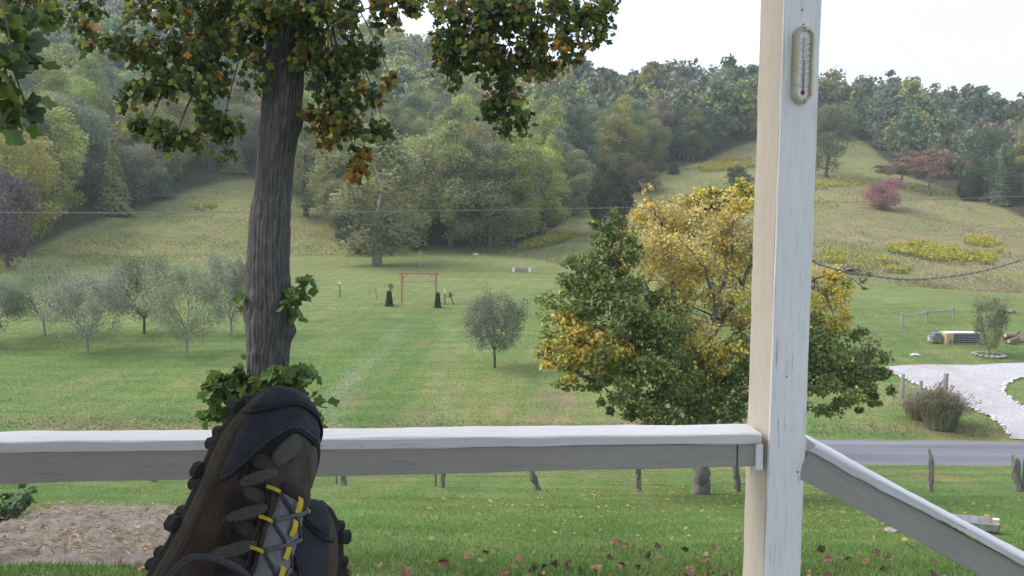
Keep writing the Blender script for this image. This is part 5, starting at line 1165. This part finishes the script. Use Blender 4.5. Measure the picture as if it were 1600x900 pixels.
G_, Y_, T_ = (.15, .20, .065), (.66, .54, .11), (.58, .49, .23); YGm = (.21, .25, .07); O_ = (.50, .36, .09)
cl_ = [ # px, py, half width, half height, leaves, colours, dy
 (945, 352, 26, 26, 420, 'gg', -.8), (955, 385, 34, 26, 520, 'gggy', -1), (915, 425, 44, 36, 900, 'gg', -1.2), (890, 470, 44, 40, 900, 'gg', -1), (960, 430, 52, 44, 1200, 'gg', -1.4), (970, 490, 66, 46, 1800, 'gg', -1.8), (1025, 500, 52, 46, 1100, 'gg', -2), (1010, 550, 70, 44, 1500, 'gg', -2), (1005, 600, 66, 40, 1500, 'gg', -2.2), (1045, 635, 60, 34, 1100, 'gg', -2), (965, 635, 26, 20, 300, 'gg', -1.8), (915, 596, 42, 16, 420, 'gggy', -1.2), (1085, 600, 40, 30, 420, 'gg', -1.6),
 (880, 520, 46, 40, 800, 'yogqy', -1.4), (935, 545, 56, 38, 1000, 'yyoqg', -2.2), (880, 560, 34, 22, 420, 'yoyg', -.6), (950, 570, 40, 20, 380, 'yygo', -1.2), (980, 375, 28, 24, 260, 'yyg', -.6), (968, 410, 26, 22, 240, 'yty', -.6),
 (1040, 335, 46, 32, 520, 'tyt', .8), (1020, 385, 50, 42, 620, 'tty', .6), (1075, 395, 62, 50, 900, 'tty', .2), (1120, 345, 56, 44, 860, 'tyt', .2), (1155, 310, 40, 24, 480, 'yyqg', .2), (1110, 310, 44, 18, 320, 'yyq', .4), (1165, 375, 46, 50, 760, 'ttt', .2), (1130, 440, 62, 40, 680, 'tty', .2), (1060, 450, 52, 36, 520, 'tty', .6), (1015, 330, 18, 26, 130, 'yy', 1), (1190, 430, 46, 60, 700, 'ytt', .2), (1010, 295, 10, 10, 26, 'y', 1), (1135, 300, 14, 12, 60, 'gq', .3), (1100, 490, 60, 30, 340, 'tty', .6),
 (1085, 520, 46, 44, 420, 'tty', -.9), (1060, 560, 44, 36, 520, 'ggq', -1.6), (1105, 570, 40, 30, 360, 'qty', -1), (1110, 640, 46, 30, 700, 'gg', -1.6), (1155, 560, 50, 44, 900, 'qggy', -.8), (1145, 615, 50, 40, 900, 'ggq', -1), (1180, 510, 40, 40, 460, 'yqt', 0), (1205, 570, 50, 50, 900, 'gg', -.8), (1215, 630, 40, 30, 600, 'gg', -1),
 (1285, 455, 36, 40, 420, 'yyt', .4), (1310, 440, 30, 22, 200, 'yyq', .5), (1345, 428, 14, 9, 36, 'yq', .5), (1352, 446, 8, 10, 26, 'qy', .5), (1300, 490, 30, 26, 280, 'yyt', .2), (1275, 530, 46, 36, 700, 'ggq', -.4), (1310, 560, 56, 42, 1300, 'gg', -.8), (1350, 580, 38, 34, 700, 'gg', -.8), (1290, 610, 54, 30, 900, 'gg', -1.2), (1372, 600, 20, 26, 240, 'gg', -.6), (1245, 560, 40, 60, 800, 'gg', -.6), (1350, 630, 24, 12, 130, 'gg', -1), (1340, 530, 20, 20, 180, 'gg', -.4)]
PAL = {'g': G_, 'y': Y_, 't': T_, 'q': YGm, 'o': O_}
C_, K_, N_, S_ = [], [], [], []
for (cx, cy, hx, hy, n, pal, dy) in cl_:
    c = Q(cx, cy, dy); k_ = (MY + dy) / F; rr = np.array([hx * k_ * 1.1, (hx + hy) * .5 * k_ * 1.25, hy * k_ * 1.1])
    near_ = LP[np.argmin(np.linalg.norm(LP - c, axis=1))]
    for q in range(5):
        e = c + rdir(1, rt)[0] * rr * rt.uniform(.4, .95); mid = (near_ + e) / 2 + rt.normal(0, .12, 3) + [0, 0, .1]
        p = spline(np.array([near_, mid, e]), 4); tm.tube(p, np.linspace(.035 if q == 0 else .02, .005, len(p)), 4, False)
    n = int(n * (3.6 if 't' in pal else (2.4 if pal[0] == 'y' else 1.7))); d = rdir(n, rt); nc = max(4, n // 62)
    cc = rdir(nc, rt) * rt.uniform(.2, 1, (nc, 1)) ** .5; pk = rt.integers(nc, size=n)      # leaves gather in small sprays
    pos = c + (cc[pk] + d * rt.uniform(0, 1, (n, 1)) ** .5 * .31) * rr
    C_.append(pos); N_.append(unit(rdir(n, rt) * .8 + [0, -.2, .7] + .3 * cc[pk])); S_.append(rt.uniform(.06, .125, n) * (.82 if 't' in pal else 1))
    spc = rt.integers(len(pal), size=nc); pc = np.array([PAL[pal[i]] for i in spc])[pk]; sw = rt.uniform(0, 1, n) < (.14 if pal == 'gg' else .38); apal = pal + 'tyyq' if 't' in pal else pal if pal[0] == 'y' and 'g' not in pal else pal + 'qgyq'; alt = np.array([PAL[apal[i]] for i in rt.integers(len(apal), size=n)]); pc = np.where(sw[:, None], alt, pc)
    K_.append(pc * rt.uniform(.65, 1.3, (n, 1)) * rt.uniform(.85, 1.15, (nc, 1))[pk])
C_, N_, S_, K_ = map(np.concatenate, (C_, N_, S_, K_)); n = len(C_); print('maple leaves', n)
tm.build('trunk', M['bark_maple'] if 'bark_maple' in M else simple('maple_bark', (.155, .14, .13), .95, .4, 9, .6, .03, stretch=(1, 1, .35)), map_, True)
o = link('crown', leaves_mesh('crown', C_ - mb_g, unit(np.cross(N_, rdir(n, rt)) - [0, 0, .5]), N_, S_, K_, MAPLE, M['gold_leaf']), map_)
# ================================================================== the two hiking shoes propped up before the rail
XR = M3[:, 0]; XU = M3[:, 1]; XB = M3[:, 2]          # picture right, up and towards the viewer, used once to set how the feet point
def ip(xs, ys): return lambda s: np.interp(s, xs, ys)
SA = ip([0, .06, .15, .3, .42, .55, .68, .78, .87, .93, .97, 1.0], [.018, .029, .034, .033, .0335, .038, .0435, .0445, .0405, .033, .024, .008])
SH = ip([0, .06, .15, .25, .35, .45, .55, .65, .75, .85, .92, .97, 1.0], [.050, .072, .086, .094, .098, .092, .081, .071, .062, .054, .046, .034, .016])
SC = ip([0, .3, .6, .85, 1.0], [0, .004, .004, -.004, -.012])
SL, ZS = .305, .030
def surf(s, th, off=0.0):
    s = np.asarray(s, float); th = np.asarray(th, float)
    def f(s, th):
        a = SA(s); h = SH(s); c = np.cos(th); q = np.sin(th)
        return np.stack([SC(s) + a * np.sign(c) * np.abs(c) ** .75, SL * s, ZS + h * np.abs(q) ** .85], -1)
    p = f(s, th)
    if np.any(off):
        e = 1e-3; u = f(np.minimum(s + e, 1), th) - f(np.maximum(s - e, 0), th); v = f(s, np.minimum(th + e, math.pi)) - f(s, np.maximum(th - e, 0))
        n = unit(np.cross(v, u)); cen = np.stack([SC(s), SL * s, ZS + .3 * SH(s)], -1); n = n * np.sign((n * (p - cen)).sum(-1, keepdims=True)); p = p + n * np.asarray(off)[..., None]
    return p
MSH = {}
MSH['suede'] = simple('brown_suede', (.045, .037, .031), .95, .6, 28, .5, .002)
MSH['suede_red'] = simple('rusty_suede', (.04, .030, .026), .95, .6, 24, .5, .002)
MSH['dark'] = simple('dark_suede', (.022, .020, .019), .95, .6, 28, .5, .002)
MSH['navy'] = simple('navy_rubber', (.030, .033, .046), .85, .35, 55, .5, .001)
MSH['black'] = simple('black_rubber', (.013, .013, .015), .7, .3, 40, .3, .001)
MSH['tan'] = simple('tan_midsole', (.062, .051, .042), .8, .3, 40, .3, .001)
MSH['yellow'] = simple('yellow_webbing', (.46, .34, .02), .6, .12, 120, .1)
MSH['lace'] = simple('grey_lace', (.10, .10, .105), .8, .3, 200, .3, .001); MSH['dlace'] = simple('dark_lace', (.05, .05, .065), .8, .3, 200, .3, .001)
MSH['tongue'] = simple('pale_tongue', (.145, .145, .16), .9, .25, 160, .4, .001)
m, nt, bs, L = newmat('ribbed_mesh'); tc = nt.nodes.new('ShaderNodeTexCoord'); wv = nd(nt, 'ShaderNodeTexWave', wave_type='BANDS', bands_direction='Y'); wv.inputs['Scale'].default_value = 150; wv.inputs['Distortion'].default_value = 1.0
L(tc.outputs['Object'], wv.inputs[0]); L(ramp(nt, [(.25, (.04, .038, .035)), (.7, (.125, .12, .11))], wv.outputs['Fac']), bs.inputs['Base Color']); bs.inputs['Roughness'].default_value = .95; bump(nt, wv.outputs['Fac'], .6, .002, bs); MSH['mesh'] = m
def shoe(label, origin, T, N, mirror, group):
    T = unit(np.array(T, float)); N = np.array(N, float); N = unit(N - T * np.dot(T, N)); Xd = np.cross(T, N)
    root = thing('hiking_shoe', label, 'shoe', origin); R3 = np.stack([Xd, T, N], 1)
    root.matrix_world = Matrix([[*R3[0], origin[0]], [*R3[1], origin[1]], [*R3[2], origin[2]], [0, 0, 0, 1]]); OFF[root.name] = np.zeros(3)
    sx = -1 if mirror else 1
    def out(name, V, Fs, mat, parent=root, smooth=True):
        V = np.array(V, float).reshape(-1, 3); V = V * [sx, 1, 1]; Fs = [tuple(f)[::sx] for f in Fs]
        d = {}; [d.setdefault(len(f), []).append(f) for f in Fs]
        return link(name, np_mesh(name, V, [np.array(v) for v in d.values()], MSH[mat], smooth), parent)
    def grid(S_, Th, off):
        V = surf(S_, Th, off); a, b = S_.shape; Fs = [(i * b + j, i * b + j + 1, (i + 1) * b + j + 1, (i + 1) * b + j) for i in range(a - 1) for j in range(b - 1)]; return V, Fs
    def shell(name, s0, s1, t0, t1, off, mat, ns=16, nt_=16, edge=.0022, parent=root):
        """a panel lying on the upper; s0 and s1 may vary with the angle"""
        u = np.linspace(0, 1, ns + 1); v = np.linspace(0, 1, nt_ + 1); uu, vv = np.meshgrid(u, v, indexing='ij'); th = t0 + (t1 - t0) * vv
        a = s0(th) if callable(s0) else s0; b = s1(th) if callable(s1) else s1; s = a + (b - a) * uu
        e = np.minimum(np.minimum(uu * ns, (1 - uu) * ns), np.minimum(vv * nt_, (1 - vv) * nt_)); o = np.where(e < .5, -.001, off + edge * np.clip(e - 1, 0, 1) * .4)
        s = np.clip(s, 0.0, 1.0); V, Fs = grid(s, th, o); return out(name, V, Fs, mat, parent)
    def oval(name, s0, t0, ls, lt, rot, off, mat, parent=root, bulge=.0015, p=2.4):
        V, Fs = [], []; nr, na = 6, 22
        for k in range(nr + 1):
            q = k / nr
            for j in range(na):
                a = 2 * math.pi * j / na; ca, sa = math.cos(a), math.sin(a); x = np.sign(ca) * abs(ca) ** (2 / p) * q; y = np.sign(sa) * abs(sa) ** (2 / p) * q
                ds, dt = x * ls, y * lt; cs, sn = math.cos(rot), math.sin(rot)
                # rotate in metres (about .305 m per unit s, about .075 m per radian)
                a1, b1 = ds * .305, dt * .06; s = s0 + (a1 * cs - b1 * sn) / .305; t_ = t0 + (a1 * sn + b1 * cs) / .06
                V.append(surf(np.clip(s, 0, 1), np.clip(t_, 0, math.pi), off + bulge * (1 - q * q) if k < nr else -.001))
        for k in range(nr):
            for j in range(na): j2 = (j + 1) % na; Fs.append((k * na + j, k * na + j2, (k + 1) * na + j2, (k + 1) * na + j))
        return out(name, V, Fs, mat, parent)
    # upper
    ss = np.concatenate([np.linspace(0, .9, 46), np.linspace(.915, 1, 14)]); th = np.linspace(0, math.pi, 40); S_, T_ = np.meshgrid(ss, th, indexing='ij')
    wr = (fbm(S_ * 40, T_ * 8, 3, 3) - .5) * .002 * (np.abs(S_ - .7) < .25); V, Fs = grid(S_, T_, wr); up = out('upper', V, Fs, 'dark')
    # sole with its tan edge and lugs
    def ring(z, grow, name, mat, z1, n=90):
        q = np.linspace(0, 1, n); sE = .5 - .5 * np.cos(q * math.pi); side_ = []
        L1 = [(SC(s) + (SA(s) + grow), SL * s - grow * .0, 0) for s in sE]; L2 = [(SC(s) - (SA(s) + grow), SL * s, 0) for s in sE[::-1]]
        ol = np.array(L1 + L2); ol[:, 1] += np.where(ol[:, 1] > SL * .97, grow, 0) - np.where(ol[:, 1] < SL * .03, grow, 0); m_ = len(ol)
        spring = .018 * np.clip((ol[:, 1] / SL - .72) / .28, 0, 1) ** 2
        prof = [(0.0, z), (.0015, z + (z1 - z) * .3), (.001, z1 - (z1 - z) * .2), (-.002, z1)]; Vv = []
        cx = np.array([0, SL * .5, 0])
        for g_, zz_ in prof:
            dd = unit((ol - cx) * [1, .3, 0]); Vv.append(np.column_stack([ol[:, 0] + dd[:, 0] * g_, ol[:, 1] + dd[:, 1] * g_, zz_ + spring]))
        Vv = np.concatenate(Vv); Fs = [(k * m_ + j, k * m_ + (j + 1) % m_, (k + 1) * m_ + (j + 1) % m_, (k + 1) * m_ + j) for k in range(len(prof) - 1) for j in range(m_)]
        Fs += [tuple(range(m_ - 1, -1, -1)), tuple(3 * m_ + j for j in range(m_))]
        return out(name, Vv, Fs, mat, root, False)
    ring(.016, .003, 'midsole', 'tan', .036); so_ = ring(.006, .002, 'outsole', 'black', .018)
    for k, s in enumerate(np.linspace(.05, .93, 14) + .013 * (-1.0) ** np.arange(14)):
        for sd2 in (-1, 1):
            sp_ = .018 * max(0, (s - .72) / .28) ** 2; x = SC(s) + sd2 * (SA(s) - .0075 + .004 * ((k * 7) % 3 == 0)); y = SL * s
            mb = MB(); mb.box((x, y, .004 + sp_), (.022, .013 + .004 * (k % 3 == 0), .018 if k % 2 else .022), ch=.004); V = np.concatenate(mb.V); out('lug', V, [tuple(f) for fs in mb.F.values() for f in fs], 'black', so_, False)
    for s in np.linspace(.12, .88, 10): mb = MB(); mb.box((SC(s), SL * s, .004 + .018 * max(0, (s - .72) / .28) ** 2), (.03, .012, .012), ch=.003); out('lug', np.concatenate(mb.V), [tuple(f) for fs in mb.F.values() for f in fs], 'black', so_, False)
    # low rand, toe cap and bumper
    pi = math.pi
    shell('rand', .02, .9, pi * .86, pi, .0016, 'suede_red', 40, 6); shell('rand', .02, .9, 0, pi * .14, .0016, 'suede_red', 40, 6)
    shell('toe_cap', lambda th: .875 - .25 * np.abs(np.cos(th)) ** 3.0, 1.0, .02, pi - .02, .0028, 'navy', 22, 36)
    shell('toe_bumper', lambda th: .955 - .09 * np.abs(np.cos(th)) ** 3, 1.0, .0, pi, .0065, 'navy', 12, 34)
    def seam(name, fs, off, r_=.0011, mt='black', n=34):
        V, Fs = tube(np.array([surf(*fs(q), off) for q in np.linspace(0, 1, n)]), r_, 5); out(name, V, Fs, mt)
    seam('seam', lambda q: (.872 - .25 * abs(math.cos(q * (pi - .1) + .05)) ** 3, q * (pi - .1) + .05), .003)
    seam('stitching', lambda q: (.885 - .25 * abs(math.cos(q * (pi - .1) + .05)) ** 3, q * (pi - .1) + .05), .0042, .0006, 'mesh')
    seam('seam', lambda q: (.95 - .09 * abs(math.cos(q * pi)) ** 3, q * pi), .006, .0016)
    seam('seam', lambda q: (.04 + .84 * q, pi * (.855 - .04 * math.sin(q * pi))), .0022); seam('seam', lambda q: (.30 + .38 * q, pi * .66), .0035, .0012); seam('stitching', lambda q: (.30 + .38 * q, pi * .672), .004, .0006, 'tan')
    # side panels
    for t_c in (1, -1):
        f_ = (lambda a: a) if t_c == 1 else (lambda a: pi - a)
        for s0, tt, ls, lt, ro in [(.70, .70, .030, .95, .0), (.60, .72, .026, .85, -.1), (.50, .74, .028, .8, -.15), (.40, .74, .030, .85, -.15)]:
            oval('suede_strap', s0 + .03, f_(pi * tt), ls * .9, lt * .52, ro * t_c, .0018, 'suede', root, .0016)
        for s0, tt in [(.685, .735), (.575, .745), (.465, .75)]:
            oval('panel_edge', s0 - .002, f_(pi * tt), .027, .54, .55 * t_c, .0022, 'black', root, .001); oval('mesh_panel', s0, f_(pi * tt), .020, .43, .55 * t_c, .0042, 'mesh', root, .0012)
        oval('mesh_stripe', .80, f_(pi * .61), .08, .19, -.62 * t_c, .0036, 'mesh', root, .001)
        oval('vamp_patch', .715, f_(pi * .56), .07, .55, 0, .0022, 'suede', root, .001)
        shell('heel_counter', .01, .30, f_(pi * .62), f_(pi * .9), .002, 'suede_red', 14, 10)
    oval('vamp_top', .79, pi * .5, .085, .55, 0, .0026, 'suede', root, .0012)
    oval('lace_keeper', .69, pi * .5, .022, .34, 0, .0042, 'black', root, .001)
    # tongue, facings, laces, webbing
    oval('tongue', .49, pi * .5, .205, .42, 0, .0055, 'tongue', root, .0045, 3)
    for f_ in (.385, .615): shell('eyelet_facing', .28, .665, pi * (f_ - .035), pi * (f_ + .035), .0048, 'suede', 16, 5)
    def strap_tube(name, pts, r_, mat, flat=1.0):
        V, Fs = tube(spline(np.array(pts), 5), r_, 6); return out(name, V, Fs, mat)
    rows = np.linspace(.665, .30, 5); tl, tr_ = pi * .645, pi * .355
    for k, s in enumerate(rows):
        for t0, dv in ((tl, 1), (tr_, -1)):
            V = [surf(s + e * .014, t0 + dv * (.10 - .26 * q), .0075 + .002 * math.sin(q * pi)) for q in np.linspace(0, 1, 5) for e in (-.38, .38)]; V2 = [v + (v - surf(s, t0, 0)) * .05 for v in V]
            out('webbing_loop', V, [(2 * q, 2 * q + 1, 2 * q + 3, 2 * q + 2) for q in range(4)], 'yellow', root, True)
        if k + 1 < len(rows):
            s2 = rows[k + 1]
            for t0, t1, mt in ((tl - .16, tr_ + .16, 'dlace'), (tr_ + .16, tl - .16, 'lace')):
                strap_tube('lace', [surf(s - .004, t0, .009), surf(s * .6 + s2 * .4, t0 * .6 + t1 * .4, .0125 if mt == 'lace' else .0105), surf(s * .4 + s2 * .6, t0 * .4 + t1 * .6, .0125 if mt == 'lace' else .0105), surf(s2 + .004, t1, .009)], .0021, mt)
    for s0 in np.linspace(.65, .30, 6):
        V = [surf(s0 + e * .05, pi * .5 + dx * .034, .0128 + .0016 * math.cos(e * pi)) for e in np.linspace(-.5, .5, 5) for dx in (-1, 1)]
        out('webbing', V, [(2 * q, 2 * q + 1, 2 * q + 3, 2 * q + 2) for q in range(4)], 'yellow', root, True)
    # collar and sock
    V, Fs = tube(np.array([[SC(.2), SL * .20, ZS + .06], [0, SL * .17, ZS + .13], [0, SL * .13, ZS + .19]]), [.034, .032, .034], 16); out('sock', V, Fs, 'lace')
    cz = [(SC(.2) + .036 * math.cos(a), SL * .20 + .052 * math.sin(a), ZS + .092 + .006 * math.sin(a)) for a in np.linspace(0, 2 * pi, 26)]; V, Fs = tube(np.array(cz), .008, 8, False); out('collar', V, Fs, 'dark')
    # the tied bow: a long loop lying over the side, and two ends
    b0 = surf(.33, pi * .5, .016)
    def bow(dx, w_, l_, mt): return [b0, b0 + np.array([-.02 * dx, .012, .010]), b0 + np.array([-.055 * dx, .020 + w_, .002]), b0 + np.array([-l_ * dx, .012 + w_, -.018]), b0 + np.array([-(l_ + .004) * dx, -.012, -.022]), b0 + np.array([-.055 * dx, -.014, .0]), b0 + np.array([-.02 * dx, -.004, .008]), b0]
    strap_tube('bow_loop', bow(1, .006, .088, 'd'), .003, 'dlace'); strap_tube('bow_loop', bow(-1, .0, .07, 'd'), .003, 'dlace')
    strap_tube('lace_end', [b0, b0 + np.array([-.03, -.02, .012]), b0 + np.array([-.06, -.05, -.004])], .0026, 'dlace'); strap_tube('lace_knot', [b0 + [-.008, 0, 0], b0 + [0, .002, .004], b0 + [.008, 0, 0]], .006, 'dlace')
    return root
T1 = unit(.40 * XR + .83 * XU - .47 * XB); N1 = .80 * XR - .02 * XU + .58 * XB
o1 = P(172, 1062, .76)
shoe('brown hiking shoe with yellow lace loops, toe up in front of the rail', o1, T1, N1, False, None)
T2 = unit(.06 * XR + .98 * XU - .25 * XB); N2 = -.55 * XR - .05 * XU + .84 * XB
o2 = P(463, 1204, .95)
shoe('second hiking shoe, only its navy toe showing behind the first one', o2, T2, N2, True, None)
# ================================================================== haze in the valley air
hv = bpy.data.materials.new('valley_air'); hv.use_nodes = True; nt = hv.node_tree; nt.nodes.clear()
vo = nt.nodes.new('ShaderNodeVolumePrincipled'); vo.inputs['Color'].default_value = (.80, .90, 1, 1); vo.inputs['Density'].default_value = .00036; vo.inputs['Anisotropy'].default_value = 0
ou = nt.nodes.new('ShaderNodeOutputMaterial'); nt.links.new(vo.outputs[0], ou.inputs['Volume'])
allz = g_top = 135.0
bb = MB(); bb.box((0, 290, 40), (4400, 660, 260)); hz = bb.build('haze', hv, None); hz['kind'] = 'stuff'; hz['label'] = 'thin haze in the valley air'
